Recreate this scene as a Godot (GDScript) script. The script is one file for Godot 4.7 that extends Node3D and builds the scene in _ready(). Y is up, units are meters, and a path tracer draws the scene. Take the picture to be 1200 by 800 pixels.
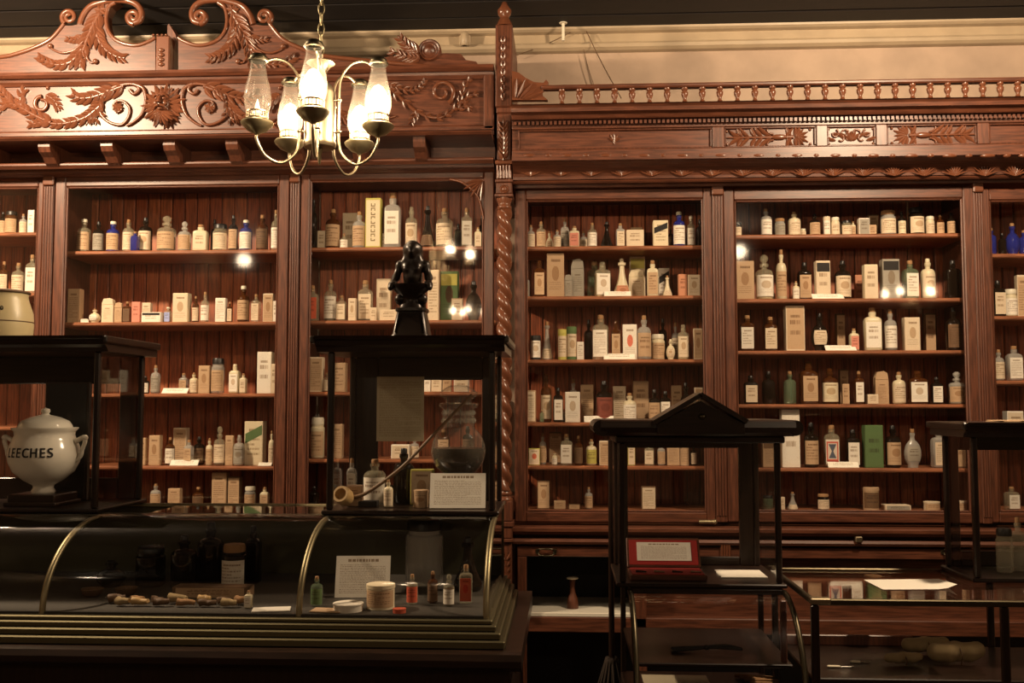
extends Node3D
# An old apothecary shop: glazed wall cabinets, counter showcases, oil-lamp chandelier.

const FPX := 1167.0
const YAW := 3.0
const PITCH := 3.8
const EYE := Vector3(0, 1.52, 0)

var cam_basis := Basis()
var org := {}
var names := {}
var M := {}
var rng := RandomNumberGenerator.new()

# ---------------------------------------------------------------- pixel -> place
func ray(px: float, py: float) -> Vector3:
	return cam_basis * Vector3((px - 600.0) / FPX, -(py - 400.0) / FPX, -1.0)

func P(px: float, py: float, z: float) -> Vector3:      # where that sight line meets the upright plane z
	var d := ray(px, py)
	return EYE + d * ((z - EYE.z) / d.z)

func PH(px: float, py: float, y: float) -> Vector3:     # where it meets the level plane y
	var d := ray(px, py)
	return EYE + d * ((y - EYE.y) / d.y)

# ---------------------------------------------------------------- mesh builder
class MB:
	var v := PackedVector3Array()
	var n := PackedVector3Array()
	var u := PackedVector2Array()

	func tri(a: Vector3, b: Vector3, c: Vector3, na: Vector3, nb: Vector3, nc: Vector3, ua := Vector2.ZERO, ub := Vector2.ZERO, uc := Vector2.ZERO) -> void:
		var g := (b - a).cross(c - a)
		if g.length_squared() < 1e-18:
			return
		if g.dot(na + nb + nc) > 0.0:
			v.append_array([a, c, b]); n.append_array([na, nc, nb]); u.append_array([ua, uc, ub])
		else:
			v.append_array([a, b, c]); n.append_array([na, nb, nc]); u.append_array([ua, ub, uc])

	func quad(a: Vector3, b: Vector3, c: Vector3, d: Vector3, nn: Vector3, ua := Vector2(0, 1), ub := Vector2(1, 1), uc := Vector2(1, 0), ud := Vector2(0, 0)) -> void:
		tri(a, b, c, nn, nn, nn, ua, ub, uc)
		tri(a, c, d, nn, nn, nn, ua, uc, ud)

	func quadn(a: Vector3, b: Vector3, c: Vector3, d: Vector3, na: Vector3, nb: Vector3, nc: Vector3, nd: Vector3, ua := Vector2(0, 1), ub := Vector2(1, 1), uc := Vector2(1, 0), ud := Vector2(0, 0)) -> void:
		tri(a, b, c, na, nb, nc, ua, ub, uc)
		tri(a, c, d, na, nc, nd, ua, uc, ud)

	# box given by its lowest and highest corner, edges chamfered by e
	func bx(lo: Vector3, hi: Vector3, e := 0.0, t := Transform3D()) -> MB:
		var c := (lo + hi) / 2.0
		var h := (hi - lo).abs() / 2.0
		e = minf(e, minf(h.x, minf(h.y, h.z)) * 0.9)
		for ax in 3:
			var b := (ax + 1) % 3
			var d := (ax + 2) % 3
			for s in [-1.0, 1.0]:
				var nn := Vector3.ZERO
				nn[ax] = s
				var q := []
				for k in [[-1, -1], [1, -1], [1, 1], [-1, 1]]:
					var p := Vector3.ZERO
					p[ax] = s * h[ax]; p[b] = k[0] * (h[b] - e); p[d] = k[1] * (h[d] - e)
					q.append(p)
				var uv := []
				for p in q:
					uv.append(Vector2(0.5 + 0.5 * p.x / maxf(h.x, 1e-6), 0.5 - 0.5 * p.y / maxf(h.y, 1e-6)))
				quad(t * (c + q[0]), t * (c + q[1]), t * (c + q[2]), t * (c + q[3]), (t.basis * nn).normalized(), uv[0], uv[1], uv[2], uv[3])
		if e > 0.0:
			for ax in 3:
				var b := (ax + 1) % 3
				var d := (ax + 2) % 3
				for sb in [-1.0, 1.0]:
					for sd in [-1.0, 1.0]:
						var nn := Vector3.ZERO
						nn[b] = sb; nn[d] = sd
						var q := []
						for k in [[-1, 0], [1, 0], [1, 1], [-1, 1]]:
							var p := Vector3.ZERO
							p[ax] = k[0] * (h[ax] - e)
							p[b] = sb * (h[b] - (e if k[1] == 0 else 0.0)); p[d] = sd * (h[d] - (0.0 if k[1] == 0 else e))
							q.append(t * (c + p))
						quad(q[0], q[1], q[2], q[3], (t.basis * nn).normalized())
			for sx in [-1.0, 1.0]:
				for sy in [-1.0, 1.0]:
					for sz in [-1.0, 1.0]:
						var s := Vector3(sx, sy, sz)
						var nn := (t.basis * s).normalized()
						tri(t * (c + s * Vector3(h.x, h.y - e, h.z - e)), t * (c + s * Vector3(h.x - e, h.y, h.z - e)), t * (c + s * Vector3(h.x - e, h.y - e, h.z)), nn, nn, nn)
		return self

	# surface of revolution; prof holds (radius, height, squareness 0..1)
	func lathe(prof: Array, seg: int, at := Vector3.ZERO, sx := 1.0, sz := 1.0, a0 := 0.0, a1 := TAU, fine := 0.55) -> MB:
		var m := prof.size()
		var sn := []
		var acc := [0.0]
		for i in m - 1:
			var dr: float = prof[i + 1].x - prof[i].x
			var dy: float = prof[i + 1].y - prof[i].y
			var l := Vector2(dr, dy)
			sn.append(Vector2(dy, -dr).normalized() if l.length() > 1e-9 else Vector2(1, 0))
			acc.append(acc[i] + l.length())
		for i in m - 1:
			var n0: Vector2 = sn[i]
			var n1: Vector2 = sn[i]
			if i > 0 and sn[i - 1].dot(sn[i]) > fine:
				n0 = (sn[i - 1] + sn[i]).normalized()
			if i < m - 2 and sn[i + 1].dot(sn[i]) > fine:
				n1 = (sn[i + 1] + sn[i]).normalized()
			for k in seg:
				var ta := a0 + (a1 - a0) * k / seg
				var tb := a0 + (a1 - a0) * (k + 1) / seg
				var pa := _ring(prof[i], ta, n0, at, sx, sz)
				var pb := _ring(prof[i], tb, n0, at, sx, sz)
				var pc := _ring(prof[i + 1], tb, n1, at, sx, sz)
				var pd := _ring(prof[i + 1], ta, n1, at, sx, sz)
				var va: float = 1.0 - acc[i] / maxf(acc[m - 1], 1e-9)
				var vb: float = 1.0 - acc[i + 1] / maxf(acc[m - 1], 1e-9)
				quadn(pa[0], pb[0], pc[0], pd[0], pa[1], pb[1], pc[1], pd[1], Vector2(float(k) / seg, va), Vector2(float(k + 1) / seg, va), Vector2(float(k + 1) / seg, vb), Vector2(float(k) / seg, vb))
		return self

	func _ring(p: Vector3, t: float, nn: Vector2, at: Vector3, sx: float, sz: float) -> Array:
		var c := sin(t)
		var s := cos(t)
		var f := 1.0
		var nd := Vector2(c, s)
		if p.z > 0.0:
			var q := pow(pow(absf(c), 7.0) + pow(absf(s), 7.0), -1.0 / 7.0)
			f = lerpf(1.0, q, p.z)
			nd = nd.lerp(Vector2(signf(c) * pow(absf(c), 5.0), signf(s) * pow(absf(s), 5.0)).normalized(), p.z).normalized()
		return [at + Vector3(c * p.x * f * sx, p.y, s * p.x * f * sz), Vector3(nd.x * nn.x / sx, nn.y, nd.y * nn.x / sz).normalized()]

	# round bar through points; radius may vary
	func tube(pts: Array, r0: float, r1 := -1.0, seg := 6, flat := 1.0) -> MB:
		var m := pts.size()
		if r1 < 0.0:
			r1 = r0
		var side := Vector3.ZERO
		var rings := []
		for i in m:
			var d: Vector3 = (pts[mini(i + 1, m - 1)] - pts[maxi(i - 1, 0)]).normalized()
			if side == Vector3.ZERO:
				side = d.cross(Vector3(0, 0, 1))
				if side.length() < 0.1:
					side = d.cross(Vector3(1, 0, 0))
			side = (side - d * side.dot(d)).normalized()
			var up := d.cross(side)
			var r := lerpf(r0, r1, float(i) / (m - 1))
			var ring := []
			for k in seg:
				var a := TAU * k / seg
				var o := side * cos(a) + up * sin(a) * flat
				ring.append([pts[i] + o * r, o.normalized()])
			rings.append(ring)
		for i in m - 1:
			for k in seg:
				var l := (k + 1) % seg
				quadn(rings[i][k][0], rings[i][l][0], rings[i + 1][l][0], rings[i + 1][k][0], rings[i][k][1], rings[i][l][1], rings[i + 1][l][1], rings[i + 1][k][1])
		for e in [0, m - 1]:
			var d: Vector3 = (pts[0] - pts[1]).normalized() if e == 0 else (pts[m - 1] - pts[m - 2]).normalized()
			for k in seg:
				tri(pts[e], rings[e][k][0], rings[e][(k + 1) % seg][0], d, d, d)
		return self

	# closed outline of (x, y) points, drawn out from z0 to z1
	func prism(poly: Array, z0: float, z1: float, t := Transform3D()) -> MB:
		var pp := PackedVector2Array(poly)
		var ix := Geometry2D.triangulate_polygon(pp)
		var lo := pp[0]
		var hi := pp[0]
		for p in pp:
			lo = lo.min(p); hi = hi.max(p)
		var sz := (hi - lo).max(Vector2(1e-6, 1e-6))
		for k in range(0, ix.size(), 3):
			for z in [z0, z1]:
				var nn := (t.basis * Vector3(0, 0, 1.0 if z == maxf(z0, z1) else -1.0)).normalized()
				var q := []
				var w := []
				for j in 3:
					var p := pp[ix[k + j]]
					q.append(t * Vector3(p.x, p.y, z))
					w.append(Vector2((p.x - lo.x) / sz.x, 1.0 - (p.y - lo.y) / sz.y))
				tri(q[0], q[1], q[2], nn, nn, nn, w[0], w[1], w[2])
		var area := 0.0
		for i in pp.size():
			area += pp[i].cross(pp[(i + 1) % pp.size()])
		for i in pp.size():
			var a := pp[i]
			var b := pp[(i + 1) % pp.size()]
			var d := (b - a).normalized()
			var nn := (t.basis * (Vector3(d.y, -d.x, 0) * signf(area))).normalized()
			quad(t * Vector3(a.x, a.y, z0), t * Vector3(b.x, b.y, z0), t * Vector3(b.x, b.y, z1), t * Vector3(a.x, a.y, z1), nn)
		return self

	# moulding: outline of (z, y) points drawn along x
	func run(poly: Array, x0: float, x1: float) -> MB:
		return prism(poly, -x1, -x0, Transform3D(Basis(Vector3(0, 0, 1), Vector3(0, 1, 0), Vector3(-1, 0, 0)), Vector3.ZERO))

	func ball(c: Vector3, r: Vector3, seg := 10, rows := 6) -> MB:
		for i in rows:
			for k in seg:
				var q := []
				for j in [[i, k], [i, k + 1], [i + 1, k + 1], [i + 1, k]]:
					var th: float = PI * j[0] / rows
					var ph: float = TAU * j[1] / seg
					q.append(Vector3(sin(th) * cos(ph), cos(th), sin(th) * sin(ph)))
				var w := []
				for p in q:
					w.append((p / r).normalized())
				quadn(c + q[0] * r, c + q[1] * r, c + q[2] * r, c + q[3] * r, w[0], w[1], w[2], w[3])
		return self

	# raised carved leaf lying on the plane z: from p along angle a (radians), length l, width w, rise h
	func leaf(p: Vector3, a: float, l: float, w: float, h: float, bend := 0.0) -> MB:
		w *= 1.35
		h *= 1.7
		var m := 5
		var rows := []
		var ang := a
		var c := p
		for i in m + 1:
			var f := float(i) / m
			var hw := w * 0.5 * (sin(PI * pow(f, 0.7)) * 0.92 + (0.25 if i == 0 else 0.04))
			var d := Vector3(cos(ang), sin(ang), 0)
			var s := Vector3(-d.y, d.x, 0)
			var rise := h * (0.35 + 0.65 * sin(PI * minf(1.0, f * 0.95 + 0.05)))
			rows.append([c - s * hw, c + Vector3(0, 0, rise), c + s * hw, s])
			c += d * (l / m)
			ang += bend / m
		for i in m:
			var A: Array = rows[i]
			var B: Array = rows[i + 1]
			for k in 2:
				var sd: Vector3 = A[3] * (-1.0 if k == 0 else 1.0)
				var no := (sd * 0.75 + Vector3(0, 0, 0.65)).normalized()
				var ni := (sd * 0.35 + Vector3(0, 0, 0.9)).normalized()
				var o := 0 if k == 0 else 2
				quadn(A[o], A[1], B[1], B[o], no, ni, ni, no)
		return self

	func quad_at(o: Vector3, a: Vector3, b: Vector3) -> MB:      # a plain sheet of glass
		var nn := a.cross(b).normalized()
		quad(o, o + a, o + a + b, o + b, nn)
		return self

	func face_front(at: Vector3) -> MB:      # turns an upright turned shape to face +z
		for i in v.size():
			v[i] = Vector3(v[i].x, -v[i].z, v[i].y) + at
			n[i] = Vector3(n[i].x, -n[i].z, n[i].y)
		return self

	func mesh(off := Vector3.ZERO) -> ArrayMesh:
		var a := []
		a.resize(Mesh.ARRAY_MAX)
		if off != Vector3.ZERO:
			for i in v.size():
				v[i] -= off
		a[Mesh.ARRAY_VERTEX] = v; a[Mesh.ARRAY_NORMAL] = n; a[Mesh.ARRAY_TEX_UV] = u
		var r := ArrayMesh.new()
		r.add_surface_from_arrays(Mesh.PRIMITIVE_TRIANGLES, a)
		return r

func mb() -> MB:
	return MB.new()

func spline(pts: Array, k := 6) -> Array:
	var out := []
	for i in pts.size() - 1:
		var a = pts[maxi(i - 1, 0)]
		var b = pts[i]
		var c = pts[i + 1]
		var d = pts[mini(i + 2, pts.size() - 1)]
		for j in k:
			var t := float(j) / k
			out.append((b * 2.0 + (c - a) * t + (a * 2.0 - b * 5.0 + c * 4.0 - d) * t * t + (b * 3.0 - a - c * 3.0 + d) * t * t * t) * 0.5)
	out.append(pts[-1])
	return out

# ---------------------------------------------------------------- things and parts
func numbered(called: String) -> String:
	if not names.has(called):
		names[called] = 0
		return called
	names[called] += 1
	return "%s_%03d" % [called, names[called]]

func tag(o: Node, label: String, category: String, group := "") -> Node:
	o.set_meta("label", label)
	o.set_meta("category", category)
	if group != "":
		o.set_meta("group", group)
	var w := label.split(" ", false).size()
	if w < 4 or w > 16:
		print("LABEL LENGTH ", w, ": ", label)
	return o

func thing(called: String, label: String, category: String, at: Vector3, group := "", local := false) -> Node3D:
	var o := Node3D.new()
	o.name = numbered(called)
	add_child(o)
	o.position = at
	org[o] = Vector3.ZERO if local else at
	tag(o, label, category, group)
	return o

func part(b: MB, called: String, m: Material, parent: Node3D) -> MeshInstance3D:
	var o := MeshInstance3D.new()
	o.name = called
	o.mesh = b.mesh(org[parent])
	o.material_override = m
	parent.add_child(o, true)
	org[o] = org[parent]
	return o

func holder(called: String, parent: Node3D) -> Node3D:   # a part that is only the sum of its pieces
	var o := Node3D.new()
	o.name = called
	parent.add_child(o, true)
	org[o] = org[parent]
	return o

func struct(b: MB, called: String, m: Material) -> MeshInstance3D:
	var o := MeshInstance3D.new()
	o.name = numbered(called)
	o.mesh = b.mesh()
	o.material_override = m
	add_child(o)
	org[o] = Vector3.ZERO
	o.set_meta("kind", "structure")
	return o

# ---------------------------------------------------------------- materials
func rgb(r: float, g: float, b: float, a := 1.0) -> Color:
	return Color(r / 255.0, g / 255.0, b / 255.0, a)

func mat(c: Color, rough := 0.6, metal := 0.0, spec := 0.5) -> StandardMaterial3D:
	var m := StandardMaterial3D.new()
	m.albedo_color = c
	m.roughness = rough
	m.metallic = metal
	m.metallic_specular = spec
	return m

func glass(c: Color, rough := 0.03) -> StandardMaterial3D:
	var m := mat(c, rough)
	m.transparency = BaseMaterial3D.TRANSPARENCY_ALPHA
	m.cull_mode = BaseMaterial3D.CULL_DISABLED
	return m

func noise_image(size: int, freq: float, seed_: int, lo: float, hi: float, octaves := 4) -> ImageTexture:
	var f := FastNoiseLite.new()
	f.seed = seed_
	f.noise_type = FastNoiseLite.TYPE_SIMPLEX
	f.frequency = freq
	f.fractal_octaves = octaves
	var im := f.get_seamless_image(size, size)
	im.convert(Image.FORMAT_RGB8)
	for y in size:
		for x in size:
			var t := lerpf(lo, hi, im.get_pixel(x, y).r)
			im.set_pixel(x, y, Color(t, t, t))
	return ImageTexture.create_from_image(im)

func wood(c: Color, upright: bool, rough := 0.34, off := 0.0) -> StandardMaterial3D:
	var m := mat(c, rough)
	m.albedo_texture = M.grain
	m.uv1_triplanar = true
	m.uv1_world_triplanar = true
	m.uv1_scale = Vector3(7, 0.55, 7) if upright else Vector3(0.55, 7, 7)
	m.uv1_offset = Vector3(off, off * 1.7, off * 2.3)
	return m

func print_image(w: int, h: int, rows: int, title: bool, seed_: int, margin := 0.1, emblem := Color(0, 0, 0, 0)) -> ImageTexture:
	var im := Image.create(w, h, false, Image.FORMAT_RGB8)
	im.fill(Color(1, 1, 1))
	var r := RandomNumberGenerator.new()
	r.seed = seed_
	var x0 := int(w * margin)
	var x1 := int(w * (1.0 - margin))
	var y := int(h * margin)
	var ink := Color(0.68, 0.61, 0.55)
	if title:
		var th := maxi(2, int(h * 0.07))
		var x := int(w * 0.22)
		while x < w * 0.78:
			var l := r.randi_range(2, 4) * maxi(1, w / 64)
			im.fill_rect(Rect2i(x, y, l, th), Color(0.64, 0.57, 0.5))
			x += l + maxi(1, w / 64)
		y += th * 2
	if emblem.a > 0.0:
		var cx := w / 2
		var cy := int(h * 0.45)
		var rr := int(minf(w, h) * 0.24)
		for yy in range(cy - rr, cy + rr + 1):
			for xx in range(cx - rr, cx + rr + 1):
				var d := Vector2(xx - cx, yy - cy).length() / rr
				if d < 1.0 and d > 0.0 and xx >= 0 and yy >= 0 and xx < w and yy < h:
					im.set_pixel(xx, yy, Color(emblem.r, emblem.g, emblem.b))
		y = cy + rr + 3
	var step := maxf(2.0, (h * (1.0 - margin) - y) / maxf(1.0, rows))
	for i in rows:
		var x := x0
		var last := x1 if r.randf() < 0.8 else int(lerpf(x0, x1, r.randf_range(0.4, 0.8)))
		var yy := int(y + i * step)
		if yy + 1 >= h:
			break
		while x < last:
			var l := mini(r.randi_range(2, 6) * maxi(1, w / 90), last - x)
			im.fill_rect(Rect2i(x, yy, l, maxi(1, int(step * 0.42))), ink.lerp(Color(1, 1, 1), r.randf_range(0.0, 0.45)))
			x += l + r.randi_range(1, 2) * maxi(1, w / 90)
	for i in w * h / 60:      # foxing and specks of age
		im.fill_rect(Rect2i(r.randi_range(0, w - 2), r.randi_range(0, h - 2), r.randi_range(1, 2), 1), Color(0.86, 0.8, 0.7).lerp(Color(0.95, 0.92, 0.88), r.randf()))
	return ImageTexture.create_from_image(im)

func printed(c: Color, t: Texture2D, rough := 0.75) -> StandardMaterial3D:
	var m := mat(c, rough)
	m.albedo_texture = t
	return m

func make_materials() -> void:
	M.grain = noise_image(256, 0.035, 7, 0.66, 1.12, 5)
	M.blotch = noise_image(256, 0.012, 11, 0.9, 1.05, 5)
	# one mahogany for the cabinets, its grain upright or level; one dark stained wood for the counters
	M.wood_v = wood(rgb(96, 54, 36), true, 0.4)
	M.wood_h = wood(rgb(96, 54, 36), false, 0.4)
	M.wood_black_h = wood(rgb(40, 26, 19), false, 0.28)
	M.wood_black_v = wood(rgb(40, 26, 19), true, 0.28)
	M.carve = mat(rgb(98, 57, 38), 0.26)
	for i in 4:
		M["plank%d" % i] = wood([rgb(170, 92, 56), rgb(156, 80, 47), rgb(178, 100, 60), rgb(162, 82, 47)][i], true, 0.5, 0.37 * i)
	M.shelf = wood(rgb(158, 98, 66), false, 0.4)
	M.wall = mat(rgb(166, 142, 122), 0.7)
	M.wall.albedo_texture = M.blotch
	M.wall.uv1_triplanar = true
	M.wall.uv1_world_triplanar = true
	M.wall.uv1_scale = Vector3(0.9, 0.9, 0.9)
	M.cornice = mat(rgb(168, 148, 122), 0.45)
	M.cornice.albedo_texture = M.blotch
	M.cornice.uv1_triplanar = true
	M.cornice.uv1_world_triplanar = true
	M.ceiling = wood(rgb(24, 14, 10), false, 0.7)
	M.floor = wood(rgb(70, 45, 30), false, 0.5)
	M.room = mat(rgb(96, 78, 58), 0.8)
	M.pane = glass(Color(1, 1, 1, 0.0))
	M.pane.metallic_specular = 0.5
	M.case_glass = glass(Color(1, 1, 1, 0.0))
	M.brass = mat(rgb(146, 132, 108), 0.42, 1.0)
	M.brass_old = mat(rgb(150, 138, 108), 0.45, 1.0)
	M.brass_dark = mat(rgb(84, 76, 60), 0.4, 1.0)
	M.bronze = mat(rgb(38, 28, 22), 0.32, 0.4)
	M.iron = mat(rgb(40, 36, 32), 0.5, 0.6)
	M.china = mat(rgb(224, 216, 200), 0.18)
	M.stoneware = mat(rgb(196, 178, 136), 0.35)
	M.ink = mat(rgb(24, 20, 18), 0.6)
	M.black_paint = mat(rgb(22, 18, 16), 0.7)
	M.felt = mat(rgb(20, 16, 14), 0.95)
	M.red_lining = mat(rgb(150, 30, 24), 0.85)
	M.paper = mat(rgb(226, 218, 204), 0.8)
	M.cork = mat(rgb(150, 112, 74), 0.85)
	M.cap_white = mat(rgb(214, 204, 182), 0.5)
	M.cap_black = mat(rgb(26, 22, 20), 0.4)
	M.clay = mat(rgb(176, 142, 92), 0.6)
	M.bone = mat(rgb(220, 208, 180), 0.5)
	M.leather = mat(rgb(88, 62, 38), 0.7)
	M.cloth = mat(rgb(150, 128, 92), 0.95)
	M.marble = mat(rgb(214, 206, 190), 0.3)
	M.case_floor = mat(rgb(52, 46, 38), 0.7)
	# glass of bottles
	M.gC = glass(rgb(200, 190, 160, 0.22), 0.04)
	M.gA = glass(rgb(78, 42, 16, 0.72), 0.05)
	M.gK = glass(rgb(26, 18, 12, 0.88), 0.05)
	M.gB = glass(rgb(38, 46, 130, 0.7), 0.05)
	M.gG = glass(rgb(120, 140, 110, 0.35), 0.05)
	M.gS = glass(rgb(196, 190, 180, 0.45), 0.06)
	M.gO = mat(rgb(206, 192, 160), 0.4)
	M.chimney = glass(Color(1.0, 0.97, 0.9, 0.03), 0.03)
	# print: one white sheet of type per kind, tinted by the colour of the paper
	M.t_lines = print_image(64, 80, 11, true, 3)
	M.t_big = print_image(64, 80, 5, true, 5, 0.14)
	M.t_plain = print_image(64, 80, 2, true, 9, 0.18)
	M.t_emblem = print_image(64, 80, 4, true, 13, 0.1, Color(0.84, 0.78, 0.71))
	M.t_red = print_image(64, 80, 4, true, 17, 0.1, Color(0.92, 0.5, 0.42))
	M.t_page = print_image(256, 320, 44, false, 21, 0.06)
	M.t_card = print_image(256, 192, 18, true, 23, 0.08)
	M.t_strip = print_image(128, 32, 2, false, 27, 0.16)

const PAPERS := {"w": [228, 218, 202, "white"], "c": [212, 192, 164, "cream"], "t": [184, 152, 118, "tan"], "o": [196, 84, 54, "orange"], "p": [206, 132, 112, "pink"], "g": [84, 108, 62, "green"], "y": [186, 176, 88, "yellow"], "k": [30, 25, 22, "black"], "s": [188, 128, 96, "salmon"], "b": [150, 160, 205, "pale blue"], "r": [150, 142, 128, "grey"], "d": [126, 60, 44, "dark red"], "u": [104, 76, 50, "brown"], "e": [216, 200, 168, "ivory"]}

func paper(key: String, style: int) -> StandardMaterial3D:
	var id := "paper_%s_%d" % [key, style]
	if not M.has(id):
		var c: Array = PAPERS[key]
		M[id] = printed(rgb(c[0], c[1], c[2]), [M.t_lines, M.t_big, M.t_plain, M.t_emblem, M.t_red, M.t_upright, M.t_badge][style])
	return M[id]

func plain(key: String) -> StandardMaterial3D:
	var id := "plain_" + key
	if not M.has(id):
		var c: Array = PAPERS[key]
		M[id] = mat(rgb(c[0], c[1], c[2]), 0.8)
	return M[id]

func extra_materials() -> void:
	# a carton lettered down its height, and a label with a red frame round a blue figure
	var up := Image.create(64, 192, false, Image.FORMAT_RGB8)
	up.fill(Color(1, 1, 1))
	for i in 9:
		var y := 14 + i * 18
		up.fill_rect(Rect2i(22, y, 4, 13), Color(0.5, 0.44, 0.3))
		up.fill_rect(Rect2i(22, y + (0 if i % 2 else 9), 20, 4), Color(0.5, 0.44, 0.3))
		up.fill_rect(Rect2i(38, y + (5 if i % 3 else 0), 4, 8), Color(0.5, 0.44, 0.3))
	M.t_upright = ImageTexture.create_from_image(up)
	var bg := Image.create(64, 96, false, Image.FORMAT_RGB8)
	bg.fill(Color(0.95, 0.93, 0.92))
	bg.fill_rect(Rect2i(4, 8, 56, 82), Color(0.85, 0.42, 0.38))
	bg.fill_rect(Rect2i(10, 14, 44, 62), Color(0.9, 0.86, 0.84))
	for y in range(18, 72):
		var w := int(4 + absf(45.0 - y) * 0.55)
		bg.fill_rect(Rect2i(32 - w, y, w * 2, 1), Color(0.34, 0.38, 0.48))
	bg.fill_rect(Rect2i(4, 80, 56, 10), Color(0.7, 0.28, 0.26))
	M.t_badge = ImageTexture.create_from_image(bg)
	M.card_print = printed(rgb(236, 230, 216), M.t_strip)
	M.contents = mat(rgb(70, 44, 22), 0.3)
	M.powder = mat(rgb(190, 170, 130), 0.9)
	M.case_back = mat(rgb(74, 70, 52), 0.2)
	M.gClear = glass(rgb(214, 214, 196, 0.06), 0.03)
	M.dregs = mat(rgb(34, 20, 9), 0.15)
	M.clay_dark = mat(rgb(112, 84, 56), 0.5)
	M.page = printed(rgb(190, 176, 146), M.t_page)
	M.card = printed(rgb(226, 218, 204), M.t_card)
	M.card_flat = printed(rgb(200, 186, 158), M.t_card)
	M.steel = mat(rgb(190, 188, 180), 0.25, 1.0)
	M.twig = mat(rgb(48, 36, 26), 0.9)
	var im := Image.create(96, 160, false, Image.FORMAT_RGB8)      # murky old print: pale figures on a dark ground
	im.fill(Color(0.05, 0.05, 0.05))
	var r := RandomNumberGenerator.new()
	r.seed = 77
	for f in [[30, 60, 8], [52, 54, 9], [62, 84, 12], [24, 92, 10], [44, 120, 16]]:
		for i in 240:
			var a := r.randf() * TAU
			var d: float = sqrt(r.randf()) * f[2]
			im.fill_rect(Rect2i(clampi(int(f[0] + cos(a) * d), 0, 94), clampi(int(f[1] + sin(a) * d * 1.5), 0, 158), 2, 2), Color(0.16, 0.13, 0.1).lerp(Color(0.3, 0.24, 0.18), r.randf()))
	M.dark_print = printed(Color(0.8, 0.8, 0.8), ImageTexture.create_from_image(im), 0.4)
	M.brass_base = mat(rgb(112, 104, 80), 0.5, 1.0)

# ---------------------------------------------------------------- the scene
const ZD := -4.67       # face of the cabinet doors
const ZB := -5.06       # face of the cabinet back boards

func _ready() -> void:
	rng.seed = 41
	cam_basis = Basis(Vector3.UP, deg_to_rad(YAW)) * Basis(Vector3.RIGHT, deg_to_rad(PITCH))
	var cam := Camera3D.new()
	cam.name = "camera"
	cam.fov = rad_to_deg(2.0 * atan(400.0 / FPX))
	cam.transform = Transform3D(cam_basis, EYE)
	cam.near = 0.05
	cam.current = true
	add_child(cam)
	var we := WorldEnvironment.new()
	var env := Environment.new()
	env.background_mode = Environment.BG_COLOR
	env.background_color = Color(0, 0, 0)
	env.tonemap_mode = Environment.TONE_MAPPER_LINEAR
	env.tonemap_exposure = 1.0
	env.sdfgi_enabled = true
	env.ssao_enabled = true
	env.ssil_enabled = true
	we.name = "environment"
	we.environment = env
	add_child(we)

	make_materials()
	extra_materials()
	# chandeliers: the one in view, and those whose reflections show in the glass doors
	chandelier("chandelier", P(375, 140, -3.15) * Vector3(1, 0, 1) + Vector3(0, 2.43, 0), 8.0, 0, "brass five-arm oil-lamp chandelier hanging on a chain before the carved frieze", 0.4)
	chandelier("chandelier", Vector3(2.9, 2.42, -0.9), 5.0, -1, "brass five-arm chandelier over the shop floor, toward the end wall", 0.16)
	chandelier("chandelier", Vector3(-1.0, 2.5, 1.3), 40.0, -1, "brass five-arm chandelier in the middle of the shop floor", 0.16)
	# opal globes under the ceiling: two close before the friezes, two over the shop floor
	ceiling_globe(Vector3(-2.85, 3.27, -3.2), 10.5, "opal glass ceiling globe before the carved-mask bay")
	ceiling_globe(Vector3(1.65, 3.24, -3.1), 6.5, "opal glass ceiling globe before the carved-panel bay")
	ceiling_globe(Vector3(1.97, 3.27, 1.87), 0.6, "opal glass ceiling globe over the shop floor facing the cabinets")
	ceiling_globe(Vector3(-3.8, 3.27, 2.2), 0.6, "opal glass ceiling globe over the shop floor beside the side wall")
	room()
	left_cabinet()
	right_cabinet()
	shelf_goods()
	left_counter()
	right_counter()

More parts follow.
